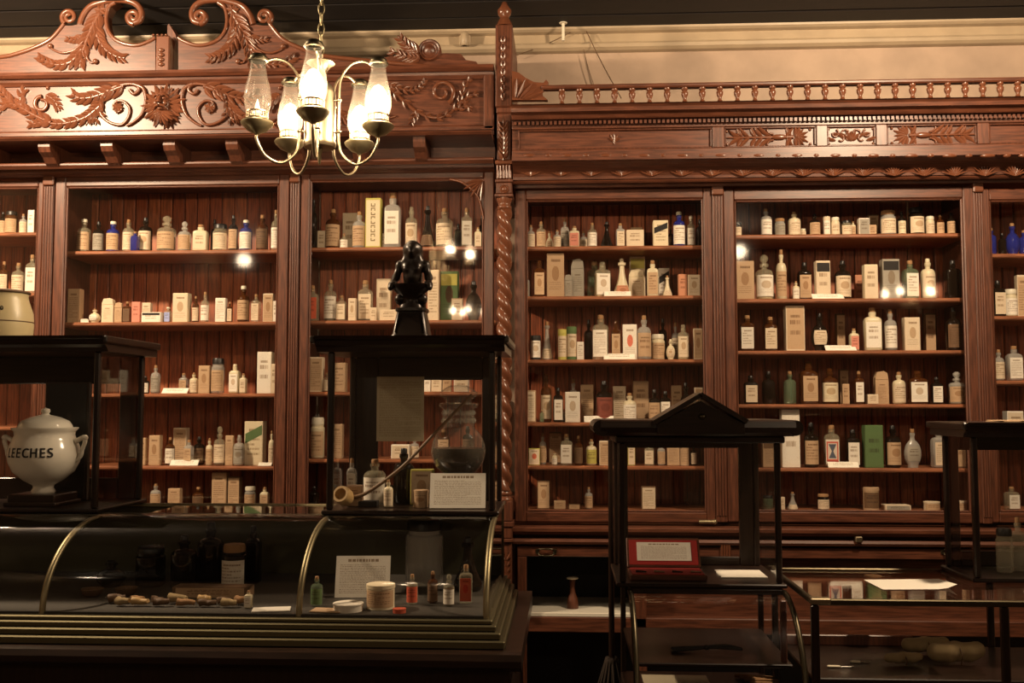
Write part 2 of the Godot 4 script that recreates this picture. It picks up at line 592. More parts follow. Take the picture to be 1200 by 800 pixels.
func room() -> void:
	var x0 := -4.2
	var x1 := 4.6
	var z1 := 3.6
	var zb := -5.1
	var top := 3.5
	struct(mb().bx(Vector3(x0 - 0.1, -0.12, zb - 0.1), Vector3(x1 + 0.1, 0, z1 + 0.1)), "floor", M.floor)
	struct(mb().bx(Vector3(x0 - 0.1, 0, zb - 0.12), Vector3(x1 + 0.1, top, zb)), "wall_back", M.wall)
	struct(mb().bx(Vector3(x0 - 0.12, 0, zb), Vector3(x0, top, z1)), "wall_left", M.room)
	struct(mb().bx(Vector3(x1, 0, zb), Vector3(x1 + 0.12, top, z1)), "wall_right", M.room)
	struct(mb().bx(Vector3(x0 - 0.1, 0, z1), Vector3(x1 + 0.1, top, z1 + 0.12)), "wall_front", M.room)
	var c := struct(mb().bx(Vector3(x0 - 0.1, top, zb - 0.1), Vector3(x1 + 0.1, top + 0.12, z1 + 0.1)), "ceiling", M.ceiling)
	for i in 9:      # dark ceiling boards with open joints along the wall
		var a := zb + 0.02 + i * 0.2
		part(mb().bx(Vector3(x0, top - 0.018, a), Vector3(x1, top, a + 0.19), 0.006), "ceiling_board", M.ceiling, c)
	# cream crown moulding: two rolls with a flat between
	var y0 := P(900, 56, zb).y
	var y1 := P(900, 30, zb).y
	var h := y1 - y0
	var prof := [Vector2(zb, y0 - 0.012), Vector2(zb + 0.03, y0 - 0.008), Vector2(zb + 0.048, y0 + 0.004), Vector2(zb + 0.054, y0 + h * 0.16), Vector2(zb + 0.046, y0 + h * 0.26), Vector2(zb + 0.028, y0 + h * 0.32), Vector2(zb + 0.022, y0 + h * 0.7), Vector2(zb + 0.05, y0 + h * 0.74), Vector2(zb + 0.064, y0 + h * 0.82), Vector2(zb + 0.068, y0 + h * 0.92), Vector2(zb + 0.06, y1 + 0.004), Vector2(zb, y1 + 0.004)]
	struct(mb().run(prof, x0, x1), "trim_1", M.cornice)
	# white sprinkler with its drop pipe, and slack wires along the wall
	var s := P(660, 27, -5.0)
	var sp := thing("sprinkler", "small white pendent sprinkler on a thin pipe above the balustrade", "sprinkler", Vector3(s.x, top - 0.02, -4.98))
	part(mb().tube([Vector3(s.x, top - 0.018, -4.98), Vector3(s.x, s.y - 0.1, -4.98)], 0.008), "pipe", M.cap_white, sp)
	part(mb().lathe([Vector3(0, -0.012, 0), Vector3(0.02, -0.01, 0), Vector3(0.024, 0, 0), Vector3(0.018, 0.01, 0), Vector3(0.004, 0.014, 0)], 14, Vector3(s.x, s.y + 0.0, -4.98)), "rosette", M.cap_white, sp)
	var wires := [[684, 30, 728, 115, 0.0025, "dark slack wire running from the crown moulding down to the balustrade"], [684, 30, 602, 66, 0.002, "thin wire strung from the crown moulding toward the square post"], [684, 58, 696, 100, 0.0016, "faint short wire hanging on the cream wall"]]
	for w in wires:
		var a := P(w[0], w[1], -5.06)
		var b := P(w[2], w[3], -4.95 if w[3] > 100 else -5.06)
		var mid := (a + b) / 2.0 + Vector3(0, -0.012, 0)
		var t := thing("wire", w[5], "wire", a)
		part(mb().tube(spline([a + Vector3(0, 0, 0), mid, b], 5), w[4], -1, 5), "strand", M.leather, t)
	# pipe clamp on the wall by the rosette of the pediment
	var k := P(545, 48, -5.05)
	var kt := thing("pipe_clamp", "pale pipe clamp fixed on the cream wall beside the pediment rosette", "clamp", Vector3(k.x, k.y, -5.07))
	part(mb().bx(Vector3(k.x - 0.03, k.y - 0.03, -5.08), Vector3(k.x + 0.03, k.y + 0.03, -5.03), 0.008), "body", M.cornice, kt)
	part(mb().lathe([Vector3(0.014, -0.035, 0), Vector3(0.02, -0.03, 0), Vector3(0.02, 0.03, 0), Vector3(0.014, 0.035, 0)], 10, Vector3(k.x, k.y, -5.025)), "collar", M.cornice, kt)

func ceiling_globe(at: Vector3, power: float, label: String) -> void:
	var t := thing("ceiling_globe_lamp", label, "ceiling lamp", at, "opal ceiling globes", true)
	var g := mat(rgb(255, 244, 226), 0.3)
	g.emission_enabled = true
	g.emission = rgb(255, 232, 200)
	g.emission_energy_multiplier = 2.0
	part(mb().ball(Vector3.ZERO, Vector3(0.085, 0.08, 0.085), 24, 14), "lamp_globe", g, t)
	part(mb().lathe([Vector3(0.032, 0.07, 0), Vector3(0.04, 0.08, 0), Vector3(0.03, 0.1, 0), Vector3(0.012, 0.11, 0), Vector3(0.012, 3.46 - at.y, 0), Vector3(0.05, 3.468 - at.y, 0), Vector3(0.055, 3.48 - at.y, 0)], 18), "ceiling_mount", M.brass_old, t)
	var l := OmniLight3D.new()
	l.name = "lamp_light"
	l.light_color = rgb(255, 226, 188)
	l.light_energy = power
	l.light_size = 0.07
	l.omni_range = 14.0
	l.omni_attenuation = 2.0
	l.shadow_enabled = true
	t.add_child(l, true)

# ---------------------------------------------------------------- chandelier
func chandelier(called: String, at: Vector3, turn: float, unlit: int, label: String, power := 1.0) -> Node3D:
	var t := thing(called, label, "chandelier", at, "oil-lamp chandeliers", true)
	# tank in the middle with flared neck
	var tank := part(mb().lathe([Vector3(0.0, -0.07, 0), Vector3(0.05, -0.068, 0), Vector3(0.053, -0.06, 0), Vector3(0.053, -0.05, 0), Vector3(0.05, -0.045, 0), Vector3(0.05, 0.11, 0), Vector3(0.046, 0.125, 0), Vector3(0.03, 0.145, 0), Vector3(0.02, 0.16, 0), Vector3(0.02, 0.185, 0), Vector3(0.034, 0.205, 0), Vector3(0.046, 0.212, 0), Vector3(0.044, 0.216, 0), Vector3(0.03, 0.21, 0), Vector3(0.008, 0.2, 0), Vector3(0.008, 0.24, 0), Vector3(0, 0.245, 0)], 28), "tank", M.brass, t)
	part(mb().lathe([Vector3(0.0, -0.125, 0), Vector3(0.004, -0.12, 0), Vector3(0.006, -0.1, 0), Vector3(0.01, -0.075, 0), Vector3(0, -0.068, 0)], 10), "drop_finial", M.brass_old, tank)
	var ch := holder("chain", t)
	var y := 0.24
	var k := 0
	while at.y + y < 3.46:
		var ring := []
		for i in 13:
			var a := TAU * i / 12.0
			var o := Vector3(cos(a) * 0.009, 0.019 + sin(a) * 0.021, 0)
			if k % 2:
				o = Vector3(0, o.y, o.x)
			ring.append(o + Vector3(0, y, 0))
		part(mb().tube(ring, 0.0028, -1, 5), "link", M.brass_old, ch)
		y += 0.034
		k += 1
	part(mb().lathe([Vector3(0.0, -0.04, 0), Vector3(0.02, -0.035, 0), Vector3(0.05, -0.01, 0), Vector3(0.055, 0, 0)], 16, Vector3(0, 3.48 - at.y, 0)), "ceiling_rose", M.brass_old, t)
	for i in 5:
		var a := deg_to_rad(turn + 72.0 * i)
		var d := Vector3(sin(a), 0, cos(a))
		var R := 0.2
		var foot := d * R + Vector3(0, -0.045, 0)
		# J-shaped arm: down beside the tank, out and up under the lamp, and a hoop back to the chimney top
		var arm := part(mb().tube(spline([d * 0.066 + Vector3(0, 0.085, 0), d * 0.066 + Vector3(0, -0.05, 0), d * 0.082 + Vector3(0, -0.1, 0), d * 0.125 + Vector3(0, -0.13, 0), d * 0.172 + Vector3(0, -0.112, 0), foot + Vector3(0, -0.02, 0), foot], 6), 0.0052, 0.0045, 8), "arm", M.brass, t)
		part(mb().tube(spline([d * 0.066 + Vector3(0, 0.08, 0), d * 0.07 + Vector3(0, 0.15, 0), d * 0.1 + Vector3(0, 0.195, 0), d * 0.14 + Vector3(0, 0.208, 0), d * 0.176 + Vector3(0, 0.196, 0)], 6), 0.004, -1, 8), "hoop", M.brass, arm)
		for hy in [0.085, -0.02]:
			part(mb().ball(d * 0.066 + Vector3(0, hy, 0), Vector3(0.009, 0.007, 0.009), 10, 6), "collar", M.brass, arm)
			part(mb().tube([d * 0.05 + Vector3(0, hy, 0), d * 0.066 + Vector3(0, hy, 0)], 0.004), "bracket", M.brass, arm)
		var c := d * R
		var font := part(mb().lathe([Vector3(0.006, -0.048, 0), Vector3(0.01, -0.042, 0), Vector3(0.03, -0.034, 0), Vector3(0.05, -0.014, 0), Vector3(0.052, -0.008, 0), Vector3(0.046, -0.002, 0), Vector3(0.03, 0.0, 0), Vector3(0.0, 0.0, 0)], 24, c), "lamp_font", M.brass_old, t)
		# pierced gallery: two rings joined by bars
		var g := mb().lathe([Vector3(0.031, 0.0, 0), Vector3(0.034, 0.002, 0), Vector3(0.034, 0.007, 0), Vector3(0.031, 0.008, 0)], 24, c)
		g.lathe([Vector3(0.032, 0.023, 0), Vector3(0.035, 0.024, 0), Vector3(0.035, 0.028, 0), Vector3(0.032, 0.029, 0)], 24, c)
		for j in 18:
			var b := TAU * j / 18.0
			var o := c + Vector3(cos(b) * 0.0335, 0, sin(b) * 0.0335)
			g.tube([o + Vector3(0, 0.006, 0), o + Vector3(0, 0.025, 0)], 0.0018, -1, 4)
		part(g, "gallery", M.brass, font)
		var chim := part(mb().lathe([Vector3(0.030, 0.006, 0), Vector3(0.032, 0.02, 0), Vector3(0.041, 0.05, 0), Vector3(0.043, 0.075, 0), Vector3(0.039, 0.105, 0), Vector3(0.030, 0.14, 0), Vector3(0.0245, 0.17, 0), Vector3(0.0235, 0.2, 0)], 28, c), "chimney", M.chimney, t)
		part(mb().lathe([Vector3(0.0245, 0.19, 0), Vector3(0.031, 0.192, 0), Vector3(0.032, 0.197, 0), Vector3(0.0265, 0.2, 0), Vector3(0.0265, 0.208, 0), Vector3(0.02, 0.213, 0), Vector3(0.0205, 0.2, 0)], 24, c), "chimney_cap", M.brass_dark, chim)
		var lit := i != 4 or unlit < 0
		part(mb().lathe([Vector3(0.0, 0.0, 0), Vector3(0.016, 0.0, 0), Vector3(0.018, 0.012, 0), Vector3(0.008, 0.02, 0), Vector3(0, 0.021, 0)], 14, c), "burner", M.brass_old, font)
		var bulb := mat(rgb(255, 236, 205), 0.4)
		bulb.emission_enabled = true
		bulb.emission = rgb(255, 232, 200)
		bulb.emission_energy_multiplier = 2.6 if lit else 0.5
		bulb.resource_name = "lamp glow"
		part(mb().lathe([Vector3(0.0, 0.012, 0), Vector3(0.02, 0.014, 0), Vector3(0.026, 0.026, 0), Vector3(0.034, 0.05, 0), Vector3(0.035, 0.07, 0), Vector3(0.029, 0.095, 0), Vector3(0.016, 0.118, 0), Vector3(0.0, 0.128, 0)] if lit else [Vector3(0, 0.02, 0), Vector3(0.005, 0.024, 0), Vector3(0.008, 0.04, 0), Vector3(0.004, 0.058, 0), Vector3(0, 0.07, 0)], 16, c), "lamp_bulb", bulb, chim)
		var l := OmniLight3D.new()
		l.name = "lamp_light"
		l.light_color = rgb(255, 224, 184)
		l.light_energy = (0.75 if lit else 0.04) * power
		l.light_size = 0.02
		l.omni_range = 14.0
		l.omni_attenuation = 2.0
		l.shadow_enabled = true
		l.position = c + Vector3(0, 0.06, 0)
		t.add_child(l, true)
	return t

# ---------------------------------------------------------------- wall cabinets
func X(px: float, py := 215.0, z := ZD) -> float:
	return P(px, py, z).x

# one glazed door: opening in pixels, frame widths in pixels
func glazed_door(cab: Node3D, ox0: float, ox1: float, oy0: float, oy1: float, fl: float, fr: float, ft: float, fb: float, mx: float) -> Node3D:
	var d := holder("cabinet_door", cab)
	var x0 := X(ox0)
	var x1 := X(ox1)
	var yt := P(mx, oy0, ZD).y
	var yb := P(mx, oy1, ZD).y
	var s := 4.67 / FPX
	var a := x0 - fl * s
	var b := x1 + fr * s
	var zt := ZD - 0.03
	for q in [[a, x0], [x1, b]]:
		part(mb().bx(Vector3(q[0], yb - fb * s, zt), Vector3(q[1], yt + ft * s, ZD), 0.005), "stile", M.wood_v, d)
	part(mb().bx(Vector3(x0, yt, zt), Vector3(x1, yt + ft * s, ZD - 0.001), 0.005), "rail", M.wood_h, d)
	part(mb().bx(Vector3(x0, yb - fb * s, zt), Vector3(x1, yb, ZD - 0.001), 0.005), "rail", M.wood_h, d)
	# rounded bead round the glass
	var w := 0.009
	var bead := mb()
	bead.bx(Vector3(x0, yb, ZD - 0.022), Vector3(x0 + w, yt, ZD - 0.006), 0.004)
	bead.bx(Vector3(x1 - w, yb, ZD - 0.022), Vector3(x1, yt, ZD - 0.006), 0.004)
	bead.bx(Vector3(x0 + w, yt - w, ZD - 0.022), Vector3(x1 - w, yt, ZD - 0.006), 0.004)
	bead.bx(Vector3(x0 + w, yb, ZD - 0.022), Vector3(x1 - w, yb + w, ZD - 0.006), 0.004)
	part(bead, "bead", M.wood_v, d)
	part(mb().bx(Vector3(x0 + 0.002, yb + 0.002, ZD - 0.0165), Vector3(x1 - 0.002, yt - 0.002, ZD - 0.0155)), "pane", M.pane, d)
	return d

func pilaster(cab: Node3D, px0: float, px1: float, yt: float, yb: float) -> void:
	var x0 := X(px0)
	var x1 := X(px1)
	var p := holder("pilaster", cab)
	part(mb().bx(Vector3(x0, yb, ZB), Vector3(x1, yt, ZD + 0.004), 0.003), "post", M.wood_v, p)
	var n := 4
	for i in n:      # reeds down the face
		var x := lerpf(x0, x1, (i + 0.5) / n)
		part(mb().tube([Vector3(x, yb + 0.03, ZD + 0.004), Vector3(x, yt - 0.055, ZD + 0.004)], (x1 - x0) / n * 0.42, -1, 8), "reed", M.wood_v, p)
	part(mb().bx(Vector3(x0 - 0.002, yt - 0.05, ZD), Vector3(x1 + 0.002, yt + 0.0, ZD + 0.018), 0.005), "cap_block", M.carve, p)

func planks(cab: Node3D, x0: float, x1: float, yb: float, yt: float) -> void:
	var h := holder("back_panel", cab)
	part(mb().bx(Vector3(x0, yb, ZB - 0.025), Vector3(x1, yt, ZB - 0.012)), "backing", M.wood_v, h)
	var n := int(round((x1 - x0) / 0.066))
	for i in n:
		var a := lerpf(x0, x1, float(i) / n)
		var b := lerpf(x0, x1, float(i + 1) / n)
		part(mb().bx(Vector3(a + 0.002, yb, ZB - 0.014), Vector3(b - 0.002, yt, ZB - 0.001 * (i % 3)), 0.005), "plank", M["plank%d" % ((i * 7 + i / 3) % 4)], h)

func shelves(cab: Node3D, x0: float, x1: float, pys: Array, mx: float) -> Array:
	var tops := []
	for py in pys:
		var y := P(mx, py, -4.735).y
		part(mb().bx(Vector3(x0, y - 0.02, ZB + 0.001), Vector3(x1, y, -4.735), 0.006), "shelf", M.shelf, cab)
		tops.append(y)
	return tops

var shelf_y := {}

# base cupboards: rails, drawers with pulls, dark recess
func base_unit(cab: Node3D, x0: float, x1: float, mx: float) -> void:
	var s := 4.6 / FPX
	var y := func(py: float) -> float: return P(mx, py, -4.6).y
	# ledge mouldings under the doors
	part(mb().run([Vector2(ZB, y.call(619)), Vector2(-4.6, y.call(619)), Vector2(-4.592, y.call(620.5)), Vector2(-4.592, y.call(624)), Vector2(-4.606, y.call(628)), Vector2(ZB, y.call(628))], x0, x1), "ledge", M.wood_h, cab)
	part(mb().bx(Vector3(x0, y.call(633), ZB), Vector3(x1, y.call(628), -4.66)), "recess", M.wood_h, cab)
	part(mb().run([Vector2(ZB, y.call(633)), Vector2(-4.6, y.call(633)), Vector2(-4.59, y.call(636)), Vector2(-4.595, y.call(639)), Vector2(-4.61, y.call(640)), Vector2(ZB, y.call(640))], x0, x1), "lower_ledge", M.wood_h, cab)

# raised bin pull
func pull(px: float, py: float, z: float, parent: Node3D) -> void:
	var c := P(px, py, z)
	var b := mb()
	b.bx(Vector3(c.x - 0.048, c.y - 0.01, z), Vector3(c.x - 0.032, c.y + 0.012, z + 0.006), 0.002)
	b.bx(Vector3(c.x + 0.032, c.y - 0.01, z), Vector3(c.x + 0.048, c.y + 0.012, z + 0.006), 0.002)
	b.tube(spline([c + Vector3(-0.034, 0.006, 0.004), c + Vector3(-0.03, 0.012, 0.014), c + Vector3(0, 0.014, 0.02), c + Vector3(0.03, 0.012, 0.014), c + Vector3(0.034, 0.006, 0.004)], 4), 0.004, -1, 6)
	b.tube(spline([c + Vector3(-0.034, -0.004, 0.004), c + Vector3(-0.03, -0.014, 0.016), c + Vector3(0, -0.017, 0.022), c + Vector3(0.03, -0.014, 0.016), c + Vector3(0.034, -0.004, 0.004)], 4), 0.004, -1, 6)
	part(b, "pull", M.brass_dark, parent)

# pixel outline -> carving on the plane z
func C2(px: float, py: float, z: float) -> Vector3:
	return P(px, py, z)

func px_list(a: Array, z: float) -> Array:
	var out := []
	for i in range(0, a.size(), 2):
		out.append(P(a[i], a[i + 1], z))
	return out

# stem along pixel points, with carved leaves on both sides
func acanthus(b: MB, a: Array, z: float, r0: float, r1: float, n: int, l: float, w: float, sides := 3) -> void:
	var pts := spline(px_list(a, z), 8)
	b.tube(pts, r0 * 1.3, r1 * 1.2, 7, 0.9)
	for i in n:
		var k := clampi(int((i + 0.3) / n * (pts.size() - 2)), 0, pts.size() - 2)
		var d: Vector3 = pts[k + 1] - pts[k]
		var ang := atan2(d.y, d.x)
		var f := 1.0 - 0.45 * i / n
		if sides & 1:
			b.leaf(pts[k] + Vector3(0, 0, 0.002), ang + 0.75, l * f * 1.3, w * f * 0.85, 0.012, -0.5)
		if sides & 2:
			b.leaf(pts[k] + Vector3(0, 0, 0.002), ang - 0.75, l * f * 1.3, w * f * 0.85, 0.012, 0.5)

func coil(b: MB, px: float, py: float, z: float, r0: float, r1: float, a0: float, a1: float, t0: float, t1: float) -> void:   # spiral: radii in px, angles in degrees
	var pts := []
	var n := 26
	for i in n + 1:
		var f := float(i) / n
		var a := deg_to_rad(lerpf(a0, a1, f))
		var r := lerpf(r0, r1, f)
		pts.append(P(px + cos(a) * r, py - sin(a) * r, z))
	b.tube(pts, t0 * 1.3, t1 * 1.2, 7, 0.9)

func fan(b: MB, c: Vector3, n: int, a0: float, a1: float, l: float, w: float, h := 0.01) -> void:
	for i in n:
		var a := lerpf(a0, a1, float(i) / maxf(1.0, n - 1.0))
		b.leaf(c, a, l * (0.86 + 0.14 * float(i % 2)), w, h)

func left_cabinet() -> void:
	var cab := thing("apothecary_cabinet", "carved mahogany glazed wall cabinet with mask frieze and swan-neck pediment", "cabinet", Vector3(-1.7, 0, ZD))
	var mx := 290.0
	var xl := -3.5
	var xr := X(580)
	var y := func(py: float, z: float) -> float: return P(mx, py, z).y
	var yb: float = y.call(612, ZD)
	var yt: float = y.call(203, ZD)
	planks(cab, xl, X(338), yb, yt)
	planks(cab, X(352), xr, yb, yt)
	var sA := shelves(cab, xl, X(52), [272, 343, 420, 500], 20)
	var sB := shelves(cab, X(64), X(338), [293, 377, 461, 546, 598], 205)
	var sC := shelves(cab, X(352), xr, [289, 375, 459, 538, 596], 465)
	shelf_y["A"] = sA; shelf_y["B"] = sB; shelf_y["C"] = sC
	part(mb().bx(Vector3(xl, yt, ZB - 0.02), Vector3(xr, yt + 0.025, ZD - 0.03)), "top_board", M.wood_h, cab)
	part(mb().bx(Vector3(xl, 0.02, ZB - 0.02), Vector3(xr, yb, -4.63), 0.004), "base_carcass", M.wood_h, cab)
	base_unit(cab, xl, xr, 300)
	glazed_door(cab, -180, 45, 219, 600, 14, 7, 8, 12, 20)
	glazed_door(cab, 77, 327, 217, 600, 13, 13, 14, 12, 205)
	var dc := glazed_door(cab, 363, 567, 210, 600, 11, 12, 9, 12, 465)
	pilaster(cab, 52, 64, yt, yb)
	pilaster(cab, 340.5, 351.5, yt, yb)
	# fan spandrel in the corner of the door beside the column
	var sp := []
	var c0 := P(567, 210, ZD - 0.012)
	sp.append(Vector2(c0.x, c0.y))
	for q in [[528, 210], [540, 213], [552, 221], [561, 232], [565, 246], [567, 256]]:
		var p := P(q[0], q[1], ZD - 0.012)
		sp.append(Vector2(p.x, p.y))
	var sh := part(mb().prism(sp, ZD - 0.014, ZD - 0.004), "spandrel", M.wood_v, dc)
	var sb := mb()
	sb.tube(spline(px_list([527, 210, 540, 213, 552, 221, 561, 232, 565, 246, 567, 257], ZD - 0.003), 5), 0.006, -1, 8)
	var fb := mb()
	fan(fb, P(566, 212, ZD - 0.004), 6, PI + 0.12, PI * 1.5 - 0.1, 0.1, 0.022, 0.008)
	part(sb, "bead", M.carve, dc)
	part(fb, "fan_carving", M.carve, dc)

	# ---- cornice with modillions over the doors
	part(mb().run([Vector2(ZB, y.call(188, -4.6)), Vector2(-4.565, y.call(188, -4.57)), Vector2(-4.555, y.call(189.2, -4.56)), Vector2(-4.555, y.call(191, -4.56)), Vector2(-4.57, y.call(195, -4.57)), Vector2(-4.6, y.call(196, -4.6)), Vector2(-4.6, y.call(199, -4.6)), Vector2(-4.64, y.call(202, -4.64)), Vector2(-4.66, y.call(205, -4.66)), Vector2(ZB, y.call(205, ZD))], xl, xr), "architrave", M.wood_h, cab)
	part(mb().bx(Vector3(xl, y.call(194, -4.62), ZB), Vector3(xr, y.call(163, -4.62), -4.68)), "cornice_soffit", M.wood_h, cab)
	part(mb().bx(Vector3(xl, y.call(169, -4.6), -4.68), Vector3(xr, y.call(166, -4.6), -4.6), 0.003), "cornice_fillet", M.wood_h, cab)
	var mz := -4.47
	for i in 14:
		var cx := X(271 + 73.3 * (i - 9), 175, mz)
		if cx > xr - 0.05 or cx < xl:
			continue
		var yy: float = y.call(163, mz)
		var q := [Vector2(-4.68, yy), Vector2(mz, yy), Vector2(mz, yy - 0.022), Vector2(mz - 0.012, yy - 0.045), Vector2(mz - 0.045, yy - 0.062), Vector2(mz - 0.07, yy - 0.085), Vector2(mz - 0.1, yy - 0.1), Vector2(-4.68, yy - 0.1)]
		part(mb().run(q, cx - 0.028, cx + 0.028), "modillion", M.wood_v, cab)
	part(mb().run([Vector2(ZB, y.call(157, -4.48)), Vector2(-4.435, y.call(157, -4.44)), Vector2(-4.43, y.call(158.5, -4.44)), Vector2(-4.443, y.call(161, -4.44)), Vector2(-4.465, y.call(163, -4.465)), Vector2(ZB, y.call(163, -4.5))], xl, xr), "cornice_ledge", M.wood_h, cab)

	# ---- frieze
	var zf := -4.6
	var f0: float = y.call(157, zf)
	var f1: float = y.call(91, zf)
	var fr := part(mb().bx(Vector3(xl, f0 - 0.02, ZB), Vector3(xr, f1, zf)), "frieze", M.wood_h, cab)
	part(mb().run([Vector2(zf, f0 - 0.0), Vector2(zf + 0.02, f0), Vector2(zf + 0.02, f0 + 0.016), Vector2(zf + 0.008, f0 + 0.026), Vector2(zf, f0 + 0.028)], xl, xr), "frieze_rail", M.wood_h, fr)
	part(mb().run([Vector2(zf, f1 - 0.03), Vector2(zf + 0.008, f1 - 0.028), Vector2(zf + 0.022, f1 - 0.012), Vector2(zf + 0.026, f1), Vector2(zf, f1)], xl, xr), "frieze_rail", M.wood_h, fr)
	var xe := X(572, 110, zf)
	part(mb().bx(Vector3(xe - 0.02, f0, zf), Vector3(xe + 0.03, f1, zf + 0.02), 0.006), "frieze_stile", M.wood_v, fr)
	part(mb().run([Vector2(ZB, f1), Vector2(-4.56, f1), Vector2(-4.545, f1 + 0.012), Vector2(-4.55, f1 + 0.028), Vector2(-4.58, f1 + 0.034), Vector2(ZB, f1 + 0.034)], xl, xr), "pediment_base", M.wood_h, cab)

	var zc := zf + 0.004
	# mask in the middle
	var mk := mb()
	var mc := P(192, 124, zc)
	fan(mk, mc + Vector3(0, 0.0, 0.002), 22, 0.0, TAU * 21.0 / 22.0, 0.112, 0.034, 0.012)
	fan(mk, mc + Vector3(0, 0.0, 0.01), 18, 0.15, TAU * 17.0 / 18.0 + 0.15, 0.09, 0.026, 0.014)
	mk.ball(mc + Vector3(0, 0.006, 0.016), Vector3(0.044, 0.058, 0.036), 18, 12)         # face
	mk.tube([mc + Vector3(0, 0.034, 0.05), mc + Vector3(0, 0.012, 0.062), mc + Vector3(0, -0.002, 0.064)], 0.006, 0.011, 8)      # nose
	for s in [-1.0, 1.0]:
		mk.ball(mc + Vector3(0.018 * s, 0.022, 0.046), Vector3(0.010, 0.006, 0.008), 10, 6)  # eyes
		mk.tube(spline([mc + Vector3(0.006 * s, 0.034, 0.052), mc + Vector3(0.02 * s, 0.041, 0.048), mc + Vector3(0.036 * s, 0.030, 0.038)], 4), 0.006, 0.004, 7)   # brows
		mk.ball(mc + Vector3(0.022 * s, 0.0, 0.042), Vector3(0.014, 0.014, 0.013), 10, 7)   # cheeks
		mk.tube(spline([mc + Vector3(0.003 * s, -0.012, 0.058), mc + Vector3(0.02 * s, -0.016, 0.052), mc + Vector3(0.036 * s, -0.03, 0.036)], 4), 0.008, 0.003, 7)   # moustache
	mk.ball(mc + Vector3(0, -0.027, 0.05), Vector3(0.013, 0.006, 0.007), 10, 6)           # lower lip
	fan(mk, mc + Vector3(0, -0.036, 0.03), 9, -PI * 0.9, -PI * 0.1, 0.072, 0.018, 0.012)
	part(mk, "mask_carving", M.carve, fr)

	# scrolls beside the mask, right one mirrored about the mask's middle
	for s in [1.0, -1.0]:
		var mir := func(a: Array) -> Array:
			var o := a.duplicate()
			if s < 0.0:
				for i in range(0, o.size(), 2):
					o[i] = 384.0 - o[i]
					o[i + 1] = o[i + 1] - (o[i] - 192.0) * 0.02 * 0.0
			return o
		var b := mb()
		b.tube(spline(px_list(mir.call([152, 105, 157, 110, 163, 105, 158, 99, 146, 99, 130, 104, 118, 118, 118, 133, 128, 143, 142, 146, 150, 138, 152, 127, 145, 119, 136, 119, 133, 126, 138, 131, 143, 128]), zc + 0.004), 7), 0.009, 0.006, 7, 0.8)
		b.tube(spline(px_list(mir.call([158, 99, 168, 104, 171, 118, 166, 134, 155, 144, 148, 147]), zc + 0.004), 7), 0.011, 0.006, 7, 0.8)
		acanthus(b, mir.call([145, 101, 126, 108, 108, 114, 94, 115, 84, 110]), zc, 0.009, 0.004, 8, 0.06, 0.026)
		acanthus(b, mir.call([130, 104, 120, 112, 117, 126, 121, 138]), zc + 0.004, 0.006, 0.004, 6, 0.034, 0.02, 1 if s > 0 else 2)
		acanthus(b, mir.call([118, 118, 110, 132, 100, 147]), zc, 0.006, 0.002, 3, 0.04, 0.018)
		acanthus(b, mir.call([118, 118, 114, 134, 112, 147]), zc, 0.006, 0.002, 3, 0.034, 0.018)
		fan(b, P(138 if s > 0 else 246, 126, zc + 0.004), 7, 0.0, 5.4, 0.03, 0.018)
		part(b, "scroll_carving", M.carve, fr)
		# undulating stem going outward with curled tendrils
		var g := mb()
		acanthus(g, mir.call([118, 124, 100, 138, 74, 145, 50, 144, 34, 146]), zc, 0.009, 0.005, 12, 0.046, 0.024, 3)
		acanthus(g, mir.call([60, 144, 40, 135, 26, 127, 10, 122, -6, 132]), zc, 0.009, 0.006, 9, 0.046, 0.024, 3)
		acanthus(g, mir.call([26, 127, 24, 114, 30, 104]), zc, 0.007, 0.003, 4, 0.04, 0.022)
		acanthus(g, mir.call([14, 122, 6, 112, 0, 104]), zc, 0.007, 0.003, 4, 0.04, 0.022)
		coil(g, mir.call([49, 0])[0], 122, zc + 0.004, 9, 5, 90 if s > 0 else 90, 460 if s > 0 else -280, 0.009, 0.006)
		acanthus(g, mir.call([55, 112, 64, 118, 70, 130]), zc, 0.008, 0.004, 5, 0.04, 0.022)
		g.ball(P(mir.call([56, 0])[0], 103, zc), Vector3(0.01, 0.01, 0.01), 8, 6)
		acanthus(g, mir.call([-6, 132, -24, 140, -50, 143, -80, 136]), zc, 0.009, 0.005, 8, 0.046, 0.024)
		part(g, "foliage_carving", M.carve, fr)
	# scroll at the column end of the frieze
	var e := mb()
	coil(e, 518, 108, zc + 0.004, 15, 4, -60, 400, 0.009, 0.006)
	acanthus(e, [455, 104, 468, 114, 490, 132, 512, 138, 530, 130, 540, 116, 545, 100, 554, 90], zc + 0.002, 0.009, 0.004, 12, 0.034, 0.018)
	acanthus(e, [540, 122, 550, 112, 561, 110], zc, 0.008, 0.006, 3, 0.03, 0.016)
	acanthus(e, [536, 128, 546, 124, 553, 130], zc, 0.007, 0.005, 3, 0.028, 0.016)
	acanthus(e, [458, 100, 478, 106, 492, 102, 500, 92], zc, 0.008, 0.003, 8, 0.03, 0.018)
	acanthus(e, [490, 132, 484, 140, 482, 146], zc, 0.006, 0.002, 3, 0.03, 0.016)
	part(e, "scroll_carving", M.carve, fr)

	# ---- broken swan-neck pediment
	var zp := -4.6
	var pd := holder("pediment", cab)
	var base_y := f1 + 0.034
